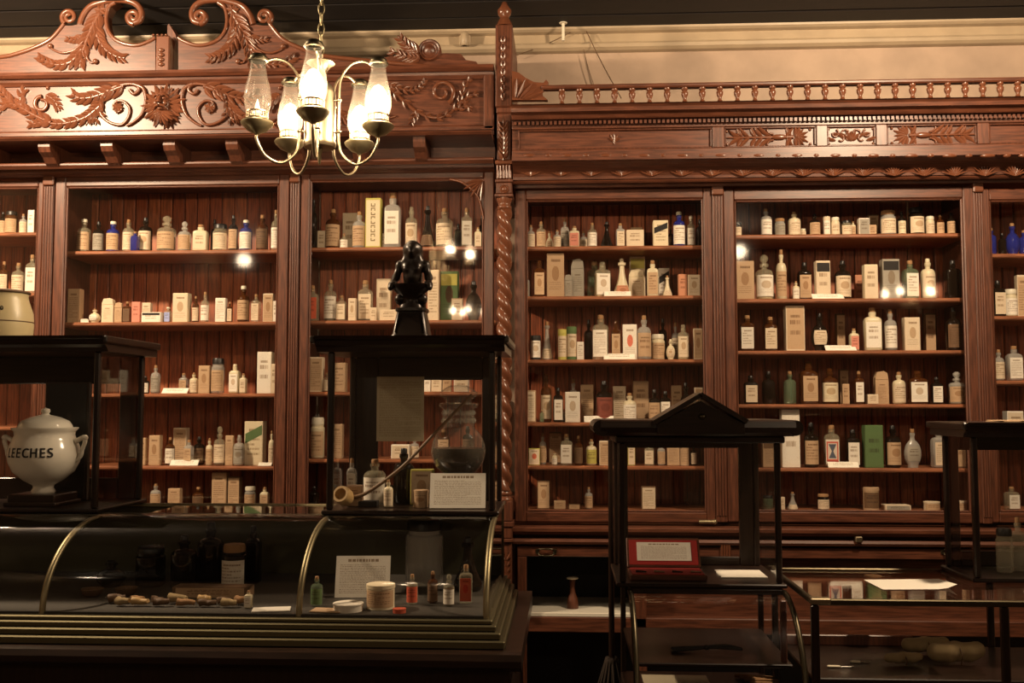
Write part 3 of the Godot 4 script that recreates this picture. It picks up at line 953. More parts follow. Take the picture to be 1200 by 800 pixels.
	for s in [1.0, -1.0]:
		var mir := func(a: Array) -> Array:
			var o := a.duplicate()
			if s < 0.0:
				for i in range(0, o.size(), 2):
					o[i] = 391.0 - o[i]
			return o
		var edge: Array = mir.call([-160, 84, -60, 74, 0, 68, 20, 64, 40, 57, 58, 48, 68, 38, 74, 30, 84, 30, 94, 28, 98, 18, 106, 8, 118, 3, 132, 0])
		var inner: Array = mir.call([140, 1, 130, 8, 125, 18, 125, 28, 128, 38, 136, 47, 148, 52, 162, 53, 176, 48, 182, 44, 182, 84])
		var outline := []
		for q in px_list(edge, zp) + px_list(inner, zp):
			outline.append(Vector2(q.x, maxf(q.y, base_y)))
		outline[-1].y = base_y
		outline[0].y = base_y
		var bd := part(mb().prism(outline, zp - 0.06, zp), "swan_neck", M.wood_h, pd)
		# raised rim along the outer edge running into the big volute, and the small volute
		var b := mb()
		b.tube(spline(px_list(mir.call([-160, 83, -60, 73, 0, 67, 20, 63, 40, 56, 58, 47, 68, 37, 75, 28]), zp), 5), 0.011, 0.010, 8)
		coil(b, mir.call([81, 0])[0], 20, zp, 9, 2, 240 if s > 0 else -60, -330 if s > 0 else 510, 0.010, 0.008)
		b.tube(spline(px_list(mir.call([94, 29, 98, 18, 106, 8, 118, 3, 134, 0, 150, 1, 161, 6, 166, 15, 164, 24, 157, 27]), zp), 6), 0.016, 0.015, 8)
		coil(b, mir.call([157, 0])[0], 20, zp, 8, 2, -90, -560 if s > 0 else 380, 0.013, 0.009)
		b.tube(spline(px_list(mir.call([135, 3, 128, 8, 125, 18, 125, 28, 128, 38, 136, 47, 148, 52, 162, 53, 176, 48, 182, 44]), zp), 5), 0.011, 0.009, 8)
		part(b, "volute", M.carve, bd)
		# hanging acanthus spray
		var g := mb()
		var zz := zp + 0.003
		acanthus(g, mir.call([118, 16, 110, 30, 102, 48, 96, 66, 94, 79]), zz, 0.012, 0.006, 9, 0.06, 0.03)
		acanthus(g, mir.call([112, 30, 116, 46, 124, 58, 136, 66, 146, 68]), zz, 0.009, 0.004, 9, 0.055, 0.026)
		acanthus(g, mir.call([96, 58, 84, 72, 68, 76, 54, 72, 44, 66]), zz, 0.009, 0.003, 9, 0.045, 0.024)
		acanthus(g, mir.call([98, 44, 88, 47, 76, 46]), zz, 0.006, 0.003, 5, 0.03, 0.018)
		g.tube(spline(px_list(mir.call([100, 46, 88, 58, 74, 62, 62, 58, 59, 54]), zz + 0.003), 5), 0.007, 0.005, 6)
		g.ball(P(mir.call([59, 0])[0], 54, zz + 0.004), Vector3(0.013, 0.013, 0.012), 10, 6)
		g.tube(spline(px_list(mir.call([101, 50, 101, 64, 106, 73, 113, 72]), zz + 0.003), 5), 0.008, 0.005, 6)
		g.ball(P(mir.call([112, 0])[0], 72, zz + 0.004), Vector3(0.014, 0.014, 0.013), 10, 6)
		fan(g, P(mir.call([118, 0])[0], 12, zz), 7, 0.2, 5.6, 0.035, 0.02)
		part(g, "acanthus_carving", M.carve, bd)
	# centre pedestal with beaded drop, and the dark post behind the gap
	var p0 := P(181, 40, zp + 0.03)
	var p1 := P(196, 84, zp + 0.03)
	var pe := part(mb().bx(Vector3(p0.x, base_y, zp - 0.05), Vector3(p1.x, p0.y, zp + 0.012), 0.005), "pedestal", M.carve, pd)
	var pb := mb()
	for i in 4:
		var c := P(189, 59 + i * 5.5, zp + 0.012)
		pb.ball(c, Vector3(0.017, 0.011, 0.012), 10, 6)
	for i in 4:
		pb.ball(P(180 + i * 5, 41, zp + 0.014), Vector3(0.008, 0.006, 0.008), 8, 5)
	part(pb, "bead_drop", M.carve, pe)
	var q0 := P(197, 84, -4.66)
	var q1 := P(209, 34, -4.66)
	part(mb().prism([Vector2(q0.x, base_y), Vector2(q0.x, q1.y + 0.01), Vector2(q0.x + 0.006, q1.y + 0.02), Vector2(q1.x - 0.005, q1.y - 0.035), Vector2(q1.x, q1.y - 0.06), Vector2(q1.x - 0.012, q1.y - 0.11), Vector2(q1.x - 0.012, base_y)], -4.72, -4.64), "finial_stump", M.wood_v, pd)
	# stepped end block and rosette beside the column
	var ro := mb()
	var rc := P(503, 58, zp)
	ro.lathe([Vector3(0.055, 0, 0), Vector3(0.055, 0.03, 0), Vector3(0.048, 0.04, 0), Vector3(0.04, 0.036, 0), Vector3(0.034, 0.042, 0), Vector3(0.026, 0.036, 0), Vector3(0.016, 0.046, 0), Vector3(0, 0.05, 0)], 24)
	ro.face_front(rc - Vector3(0, 0, 0.04))
	part(ro, "rosette", M.wood_h, pd)
	var st := []
	for q in px_list([372, 84, 420, 74, 456, 66, 480, 60, 492, 64, 524, 62, 540, 63, 546, 70, 558, 72, 562, 79, 572, 80, 574, 84], zp - 0.01):
		st.append(Vector2(q.x, maxf(q.y, base_y)))
	st[0].y = base_y
	st[-1].y = base_y
	part(mb().prism(st, zp - 0.07, zp - 0.012), "end_block", M.wood_h, pd)
	var fo := mb()
	acanthus(fo, [490, 62, 478, 54, 466, 42], zp, 0.01, 0.004, 5, 0.05, 0.024)
	acanthus(fo, [492, 68, 476, 66, 456, 60], zp, 0.01, 0.004, 6, 0.045, 0.022)
	part(fo, "acanthus_carving", M.carve, pd)

func right_cabinet() -> void:
	var cab := thing("apothecary_cabinet", "carved mahogany glazed wall cabinet with spindle balustrade and twisted column", "cabinet", Vector3(1.2, 0, ZD))
	var mx := 900.0
	var xl := X(602)
	var xr := 3.3
	var y := func(py: float, z: float) -> float: return P(mx, py, z).y
	var yb: float = y.call(612, ZD)
	var yt: float = y.call(216, ZD)
	planks(cab, xl, X(846), yb, yt)
	planks(cab, X(846), xr, yb, yt)
	shelf_y["D"] = shelves(cab, xl, X(834), [288, 346.5, 421, 495, 546, 598], 720)
	shelf_y["E"] = shelves(cab, X(847), X(1139), [274, 349.5, 410.5, 473.5, 548.5, 599], 990)
	shelf_y["F"] = shelves(cab, X(1151), xr, [297, 370, 446, 520, 599], 1180)
	part(mb().bx(Vector3(xl, yt, ZB - 0.02), Vector3(xr, yt + 0.025, ZD - 0.03)), "top_board", M.wood_h, cab)
	glazed_door(cab, 616, 824, 233, 600, 13, 10, 12, 12, 720)
	glazed_door(cab, 860, 1128, 233, 600, 13, 12, 13, 12, 990)
	glazed_door(cab, 1159, 1420, 234, 600, 9, 12, 13, 12, 1180)
	pilaster(cab, 834, 847, yt, yb)
	pilaster(cab, 1139.5, 1150.5, yt, yb)
	base_unit(cab, xl, xr, 900)

	# ---- base: drawer rail, open writing recess with marble slab, lower rail
	var zr := -4.61
	var by := func(py: float) -> float: return P(760, py, zr).y
	var x1 := X(606, 650, zr)
	var xa := X(617, 680, zr)
	var xb := X(742, 680, zr)
	var rail := part(mb().bx(Vector3(x1, by.call(653), -4.66), Vector3(xr, by.call(640.5), zr), 0.003), "drawer_rail", M.wood_h, cab)
	pull(640, 646, zr, rail)
	pull(1115, 646.5, zr, rail)
	part(mb().bx(Vector3(x1, 0.12, -4.66), Vector3(xa, by.call(653), zr), 0.004), "base_stile", M.wood_v, cab)
	part(mb().bx(Vector3(xb, 0.12, -4.66), Vector3(xb + 0.06, by.call(653), zr), 0.004), "base_stile", M.wood_v, cab)
	part(mb().bx(Vector3(x1, 0.02, ZB - 0.02), Vector3(xr, by.call(640), -5.0)), "base_back", M.black_paint, cab)
	part(mb().bx(Vector3(x1, by.call(742), -5.0), Vector3(xr, by.call(724), zr), 0.004), "base_rail", M.wood_h, cab)
	part(mb().bx(Vector3(xa + 0.001, by.call(724), -5.0), Vector3(xb - 0.001, by.call(719), zr - 0.004), 0.003), "marble_slab", M.marble, cab)
	# reeded block on the drawer rail and the bolt on the door beside it
	var rbx := P(850, 646, zr)
	var tri := part(mb().bx(Vector3(rbx.x - 0.024, by.call(653), zr), Vector3(rbx.x + 0.024, by.call(633), zr + 0.012), 0.003), "reeded_block", M.wood_v, cab)
	var reeds := mb()
	for i in 4:
		var rx := rbx.x - 0.0165 + 0.011 * i
		reeds.tube([Vector3(rx, by.call(652), zr + 0.012), Vector3(rx, by.call(634.5), zr + 0.012)], 0.0045, -1, 7)
	part(reeds, "reeds", M.carve, tri)
	var bc := P(829, 611, ZD)
	var bolt := mb().tube([bc + Vector3(-0.04, 0, 0.012), bc + Vector3(0.028, 0, 0.012)], 0.009, -1, 10)
	bolt.ball(bc + Vector3(0.032, 0, 0.012), Vector3(0.012, 0.013, 0.013), 10, 6)
	bolt.bx(bc + Vector3(-0.03, -0.006, 0.0), bc + Vector3(0.02, 0.006, 0.008), 0.002)
	part(bolt, "bolt", M.brass_old, cab)
	for q in [[1006, 632]]:
		var c := P(q[0], q[1], -4.59)
		part(mb().bx(Vector3(c.x - 0.016, c.y - 0.012, -4.6), Vector3(c.x + 0.016, c.y + 0.014, -4.575), 0.004), "catch", M.brass, cab)
	part(mb().bx(Vector3(xb + 0.06, by.call(724), -4.7), Vector3(xr, by.call(653), -4.67)), "base_panel", M.wood_h, cab)

	# ---- entablature
	part(mb().run([Vector2(ZB, y.call(208, -4.6)), Vector2(-4.6, y.call(208, -4.6)), Vector2(-4.592, y.call(210, -4.6)), Vector2(-4.6, y.call(212, -4.6)), Vector2(-4.64, y.call(213, -4.63)), Vector2(-4.64, y.call(217, -4.64)), Vector2(ZB, y.call(217, -4.64))], xl, xr), "architrave", M.wood_h, cab)
	var cove := [Vector2(ZB, y.call(184, -4.5))]
	for i in 9:
		var a := PI / 2 * i / 8.0
		cove.append(Vector2(-4.5 - 0.09 * sin(a), lerpf(y.call(184, -4.5), y.call(208, -4.6), 1.0 - cos(a) * 0.95)))
	cove.append(Vector2(ZB, y.call(208, -4.6)))
	var cv := part(mb().run(cove, xl, xr), "cove", M.wood_h, cab)
	# palmettes carved along the cove
	var pal := mb()
	var k := 0
	while k < 60:
		var px := 622.0 + k * 35.5
		var c := P(px, 206, -4.578)
		if c.x > xr:
			break
		for i in 9:
			var a := lerpf(PI * 0.12, PI * 0.88, i / 8.0)
			pal.leaf(c, a, 0.065, 0.006, 0.001)
		k += 1
	var po := part(pal, "palmette_carving", M.carve, cv)
	po.set_meta("kind", "stuff")
	# egg moulding
	var eg := mb()
	var px := 620.0
	var n := 0
	while px < 1460:
		eg.ball(P(px, 182.5, -4.5), Vector3(0.036 if n % 2 == 0 else 0.018, 0.010, 0.012), 10, 6)
		px += 22.4
		n += 1
	var eo := part(eg, "egg_moulding", M.carve, cab)
	eo.set_meta("kind", "stuff")
	part(mb().run([Vector2(ZB, y.call(180, -4.5)), Vector2(-4.5, y.call(180, -4.5)), Vector2(-4.492, y.call(178.5, -4.5)), Vector2(-4.492, y.call(185, -4.5)), Vector2(ZB, y.call(185, -4.5))], xl, xr), "egg_bed", M.wood_h, cab)

	# frieze of framed panels
	var zf := -4.53
	var f0: float = y.call(180, zf)
	var f1: float = y.call(142, zf)
	var fr := part(mb().bx(Vector3(xl, f0, ZB), Vector3(xr, f1, zf)), "frieze", M.wood_h, cab)
	var edges := [607, 835, 849, 957, 970, 1027, 1040, 1146, 1160, 1400]
	var zt := zf + 0.02
	var pt: float = y.call(147.5, zt)
	var pb: float = y.call(172, zt)
	part(mb().bx(Vector3(xl, pt, zf), Vector3(xr, f1, zt), 0.003), "frieze_rail", M.wood_h, fr)
	part(mb().bx(Vector3(xl, f0, zf), Vector3(xr, pb, zt), 0.003), "frieze_rail", M.wood_h, fr)
	var cuts := [600]
	cuts.append_array(edges)
	for i in range(1, edges.size() - 1, 2):
		part(mb().bx(Vector3(X(edges[i], 160, zt), pb, zf), Vector3(X(edges[i + 1], 160, zt), pt, zt), 0.003), "frieze_stile", M.wood_v, fr)
	for i in range(0, edges.size(), 2):
		var a := X(edges[i], 160, zt)
		var b := X(edges[i + 1], 160, zt)
		# thin moulding inside each frame
		var fm := mb()
		fm.bx(Vector3(a, pt - 0.008, zf), Vector3(b, pt, zf + 0.013), 0.003)
		fm.bx(Vector3(a, pb, zf), Vector3(b, pb + 0.008, zf + 0.013), 0.003)
		fm.bx(Vector3(a, pb + 0.008, zf), Vector3(a + 0.008, pt - 0.008, zf + 0.013), 0.003)
		fm.bx(Vector3(b - 0.008, pb + 0.008, zf), Vector3(b, pt - 0.008, zf + 0.013), 0.003)
		part(fm, "panel_moulding", M.wood_v, fr)
		var g := mb()
		var zc := zf + 0.002
		var cy := (pt + pb) / 2.0
		if i == 2 or i == 6:      # palmette at one end, candelabra stem toward the other
			var dir := -1.0 if i == 2 else 1.0
			var s := b if i == 2 else a
			fan(g, Vector3(s + dir * 0.09, cy, zc), 9, PI * 0.5 if dir > 0 else -PI * 0.5, PI * 1.5 if dir > 0 else PI * 0.5, 0.062, 0.016, 0.011)
			g.ball(Vector3(s + dir * 0.165, cy, zc), Vector3(0.04, 0.014, 0.014), 12, 6)
			g.tube([Vector3(s + dir * 0.1, cy, zc), Vector3(s + dir * 0.4, cy, zc + 0.003)], 0.009, 0.003, 6)
			for sg in [-1.0, 1.0]:
				var A := func(ang: float) -> float: return ang * sg if dir > 0 else PI - ang * sg
				for q in [[0.11, 0.9, 0.045], [0.13, 2.0, 0.04], [0.2, 0.5, 0.08], [0.24, 0.7, 0.055], [0.27, 0.9, 0.045], [0.3, 0.55, 0.06], [0.33, 0.8, 0.04], [0.34, 0.3, 0.05]]:
					g.leaf(Vector3(s + dir * q[0], cy + sg * 0.004, zc), A.call(q[1]), q[2] * 1.25, 0.016, 0.01, 0.7 * sg * dir)
				g.ball(Vector3(s + dir * 0.40, cy + sg * 0.03, zc), Vector3(0.007, 0.007, 0.007), 8, 5)
				g.ball(Vector3(s + dir * 0.025, cy + sg * 0.034, zc), Vector3(0.007, 0.007, 0.007), 8, 5)
				var tn := []
				for j in 9:
					var th := 3.6 * j / 8.0
					tn.append(Vector3(s + dir * (0.19 + 0.012 * sin(th) + 0.004 * j), cy + sg * (0.014 + 0.014 * (1.0 - cos(th)) * 0.8), zc + 0.004))
				g.tube(tn, 0.005, 0.004, 6)
			part(g, "panel_carving", M.carve, fr)
		elif i == 4:
			var cx := (a + b) / 2.0
			for sg in [-1.0, 1.0]:
				for j in 3:
					var tn := []
					for q in 12:
						var th := 4.6 * q / 11.0 + j
						var rr := 0.022 - 0.0013 * q
						tn.append(Vector3(cx + sg * (0.022 + 0.026 * j + rr * cos(th)), cy + (0.012 if j % 2 == 0 else -0.012) + rr * sin(th), zc + 0.003))
					g.tube(tn, 0.005, 0.004, 6)
				for j in 5:
					g.leaf(Vector3(cx + sg * (0.015 + 0.018 * j), cy - 0.02 + 0.01 * (j % 3), zc), PI / 2 - sg * (0.3 + 0.3 * j), 0.042, 0.014, 0.01, -0.8 * sg)
				g.ball(Vector3(cx + sg * 0.1, cy + 0.034, zc), Vector3(0.007, 0.007, 0.007), 8, 5)
				g.ball(Vector3(cx + sg * 0.1, cy - 0.034, zc), Vector3(0.007, 0.007, 0.007), 8, 5)
			fan(g, Vector3(cx, cy - 0.02, zc + 0.002), 5, PI * 0.2, PI * 0.8, 0.05, 0.014, 0.012)
			part(g, "panel_carving", M.carve, fr)
		elif i == 0:
			fan(g, P(720, 165, zc), 5, PI * 0.15, PI * 0.85, 0.036, 0.012, 0.006)
			g.leaf(P(720, 169, zc), PI / 2, 0.05, 0.012, 0.006)
			part(g, "panel_carving", M.carve, fr)
	# dentil strip
	part(mb().bx(Vector3(xl, y.call(142.5, -4.5), ZB), Vector3(xr, y.call(136, -4.5), -4.505)), "dentil_bed", M.wood_h, cab)
	var dn := mb()
	var dx := xl + 0.01
	var d0: float = y.call(142, -4.49)
	var d1: float = y.call(138, -4.49)
	while dx < xr:
		dn.bx(Vector3(dx, d0, -4.505), Vector3(dx + 0.012, d1, -4.49))
		dx += 0.0205
	part(dn, "dentil_strip", M.wood_h, cab).set_meta("kind", "stuff")
	part(mb().run([Vector2(ZB, y.call(136, -4.48)), Vector2(-4.475, y.call(136, -4.48)), Vector2(-4.47, y.call(134, -4.47)), Vector2(-4.46, y.call(130, -4.46)), Vector2(-4.435, y.call(127, -4.44)), Vector2(-4.43, y.call(122, -4.43)), Vector2(-4.42, y.call(119, -4.42)), Vector2(-4.41, y.call(117.5, -4.41)), Vector2(ZB, y.call(117.5, -4.41))], xl, xr), "cornice", M.wood_h, cab)

	# ---- balustrade
	var bal := holder("balustrade", cab)
	var zb := -4.52
	var b0: float = y.call(117.5, -4.41)
	var b1: float = y.call(101.5, zb)
	part(mb().bx(Vector3(X(634, 100, zb), b1, zb - 0.025), Vector3(xr, b1 + 0.02, zb + 0.02), 0.006), "handrail", M.wood_h, bal)
	var h := b1 - b0
	for i in 45:
		var cx := X(658.5 + 20.55 * i, 110, zb)
		if cx > xr - 0.05:
			break
		part(mb().lathe([Vector3(0.012, 0, 0), Vector3(0.012, h * 0.1, 0), Vector3(0.007, h * 0.16, 0), Vector3(0.008, h * 0.32, 0), Vector3(0.012, h * 0.36, 0), Vector3(0.008, h * 0.42, 0), Vector3(0.009, h * 0.52, 0), Vector3(0.015, h * 0.64, 0), Vector3(0.016, h * 0.78, 0), Vector3(0.01, h * 0.86, 0), Vector3(0.015, h * 0.9, 0), Vector3(0.015, h, 0)], 10, Vector3(cx, b0, zb)), "baluster", M.carve, bal)
	# scrolled end bracket
	var out := []
	for q in px_list([600, 118, 600, 84, 608, 86, 616, 92, 626, 97, 637, 98, 640, 94, 643, 98, 640, 103, 636, 107, 636, 113, 642, 118], zb):
		out.append(Vector2(q.x, maxf(q.y, b0)))
	part(mb().prism(out, zb - 0.02, zb + 0.012), "end_bracket", M.carve, bal)
	var br := mb()
	for q in [[604, 114, 1.5], [606, 114, 1.15], [609, 115, 0.85], [612, 115, 0.6], [615, 116, 0.35]]:
		br.leaf(P(q[0], q[1], zb + 0.014), q[2], 0.1 - 0.008 * q[2], 0.016, 0.01)
	part(br, "fan_carving", M.carve, bal)

	twisted_column(cab)

func twisted_column(cab: Node3D) -> void:
	var z := -4.6
	var col := holder("twisted_column", cab)
	var yy := func(py: float) -> float: return P(591, py, z).y
	var xw := func(a: float, b: float) -> Array: return [P(a, 300, z).x, P(b, 300, z).x]
	var c := P(591, 300, z)
	var w := 0.04
	var blk := func(pa: float, pb: float, hw: float, m: Material, called: String, e := 0.005) -> MeshInstance3D:
		return part(mb().bx(Vector3(c.x - hw, yy.call(pb), ZB), Vector3(c.x + hw, yy.call(pa), z + hw * 1.0), e), called, m, col)
	var post: MeshInstance3D = blk.call(32.0, 128.0, w, M.wood_v, "post")
	# finial above the post
	part(mb().lathe([Vector3(0.042, 0, 0), Vector3(0.03, 0.03, 0), Vector3(0.02, 0.045, 0), Vector3(0.03, 0.06, 0), Vector3(0.034, 0.08, 0), Vector3(0.02, 0.1, 0), Vector3(0.012, 0.12, 0), Vector3(0, 0.125, 0)], 16, Vector3(c.x, yy.call(32.0), z)), "finial", M.carve, col)
	var b := mb()
	var zf := z + w
	for i in 8:
		var p := P(589.5, 50 + i * 9.5, zf)
		b.leaf(p, PI / 2 + 0.5, 0.032, 0.014, 0.008, -0.8)
		b.leaf(p, PI / 2 - 0.5, 0.032, 0.014, 0.008, 0.8)
		b.ball(p, Vector3(0.007, 0.009, 0.007), 8, 5)
	part(b, "vine_carving", M.carve, col)
	blk.call(128.0, 135.0, 0.036, M.wood_v, "neck")
	blk.call(135.0, 190.0, 0.033, M.wood_v, "leaf_block")
	leaf_spray(col, 590, 140, 188, z + 0.034)
	blk.call(190.0, 194.5, 0.041, M.carve, "cap_plate", 0.003)
	blk.call(194.5, 212.0, 0.036, M.wood_v, "fluted_block")
	var fl := mb()
	for i in 5:
		var x := c.x - 0.028 + 0.014 * i
		fl.tube([Vector3(x, yy.call(211.0), z + 0.036), Vector3(x, yy.call(196.0), z + 0.036)], 0.006, -1, 8)
	part(fl, "flutes", M.carve, col)
	blk.call(212.0, 215.5, 0.041, M.wood_v, "moulding", 0.003)
	blk.call(215.5, 229.0, 0.037, M.wood_v, "rosette_block")
	var ro := mb().lathe([Vector3(0.022, 0, 0), Vector3(0.022, 0.006, 0), Vector3(0.017, 0.012, 0), Vector3(0.012, 0.007, 0), Vector3(0.008, 0.013, 0), Vector3(0, 0.014, 0)], 16)
	var rc := P(591, 222, z + 0.037)
	ro.face_front(rc)
	part(ro, "rosette", M.carve, col)
	blk.call(229.0, 232.5, 0.043, M.wood_v, "abacus", 0.003)
	# capital, twisted shaft, base
	var cy: float = yy.call(246.0)
	part(mb().lathe([Vector3(0.028, 0, 0), Vector3(0.034, 0.006, 0), Vector3(0.034, 0.014, 0), Vector3(0.028, 0.02, 0), Vector3(0.03, 0.03, 0), Vector3(0.038, 0.05, 0), Vector3(0.038, yy.call(232.5) - cy, 0)], 20, Vector3(c.x, cy, z)), "capital", M.carve, col)
	var y1: float = cy
	var y0: float = yy.call(574.0)
	var sh := mb()
	var seg := 28
	var rows := 190
	var kk := TAU / 0.077
	var rad := func(th: float, y: float) -> float:
		return 0.0285 + 0.0085 * (absf(cos(0.5 * (2.0 * th + kk * y))) * 2.0 - 1.0)
	var pt := func(i: int, j: int) -> Vector3:
		var th := TAU * j / seg
		var y := lerpf(y0, y1, float(i) / rows)
		return Vector3(c.x + sin(th) * rad.call(th, y), y, z + cos(th) * rad.call(th, y))
	var grid := []
	for i in rows + 1:
		var row := []
		for j in seg:
			row.append(pt.call(i, j))
		grid.append(row)
	var nrm := []
	for i in rows + 1:
		var row := []
		for j in seg:
			var dv: Vector3 = grid[mini(i + 1, rows)][j] - grid[maxi(i - 1, 0)][j]
			var du: Vector3 = grid[i][(j + 1) % seg] - grid[i][(j + seg - 1) % seg]
			var nn := dv.cross(du).normalized()
			row.append(nn if nn.dot(grid[i][j] - Vector3(c.x, grid[i][j].y, z)) > 0.0 else -nn)
		nrm.append(row)
	for i in rows:
		for j in seg:
			var k := (j + 1) % seg
			sh.quadn(grid[i][j], grid[i][k], grid[i + 1][k], grid[i + 1][j], nrm[i][j], nrm[i][k], nrm[i + 1][k], nrm[i + 1][j])
	part(sh, "shaft", M.carve, col)
	var by: float = yy.call(586.0)
	part(mb().lathe([Vector3(0.04, 0, 0), Vector3(0.041, 0.008, 0), Vector3(0.034, 0.014, 0), Vector3(0.03, 0.02, 0), Vector3(0.036, 0.028, 0), Vector3(0.036, 0.036, 0), Vector3(0.028, y0 - by, 0)], 20, Vector3(c.x, by, z)), "shaft_base", M.carve, col)
	blk.call(586.0, 610.0, 0.038, M.wood_v, "plinth")
	blk.call(610.0, 616.0, 0.045, M.wood_v, "plinth_moulding", 0.003)
	blk.call(616.0, 630.0, 0.039, M.wood_v, "plinth_panel")
	blk.call(630.0, 634.0, 0.043, M.wood_h, "plinth_fillet", 0.003)
	part(mb().bx(Vector3(c.x - 0.033, 0.02, ZB), Vector3(c.x + 0.036, yy.call(634.0), z + 0.03), 0.005), "pedestal", M.wood_v, col)
	leaf_spray(col, 593, 644, 702, z + 0.031)

func leaf_spray(col: Node3D, px: float, pt: float, pb: float, z: float) -> void:
	var b := mb()
	var n := 7
	b.leaf(P(px, pb, z + 0.004), PI / 2, P(px, pt, z).y - P(px, pb, z).y, 0.026, 0.016)
	for i in n:
		var py := lerpf(pb - 2, pt + 12, float(i) / (n - 1))
		for s in [-1.0, 1.0]:
			b.leaf(P(px, py, z), PI / 2 - s * 0.75, 0.046, 0.016, 0.02, s * 0.6)
	part(b, "acanthus_carving", M.carve, col)

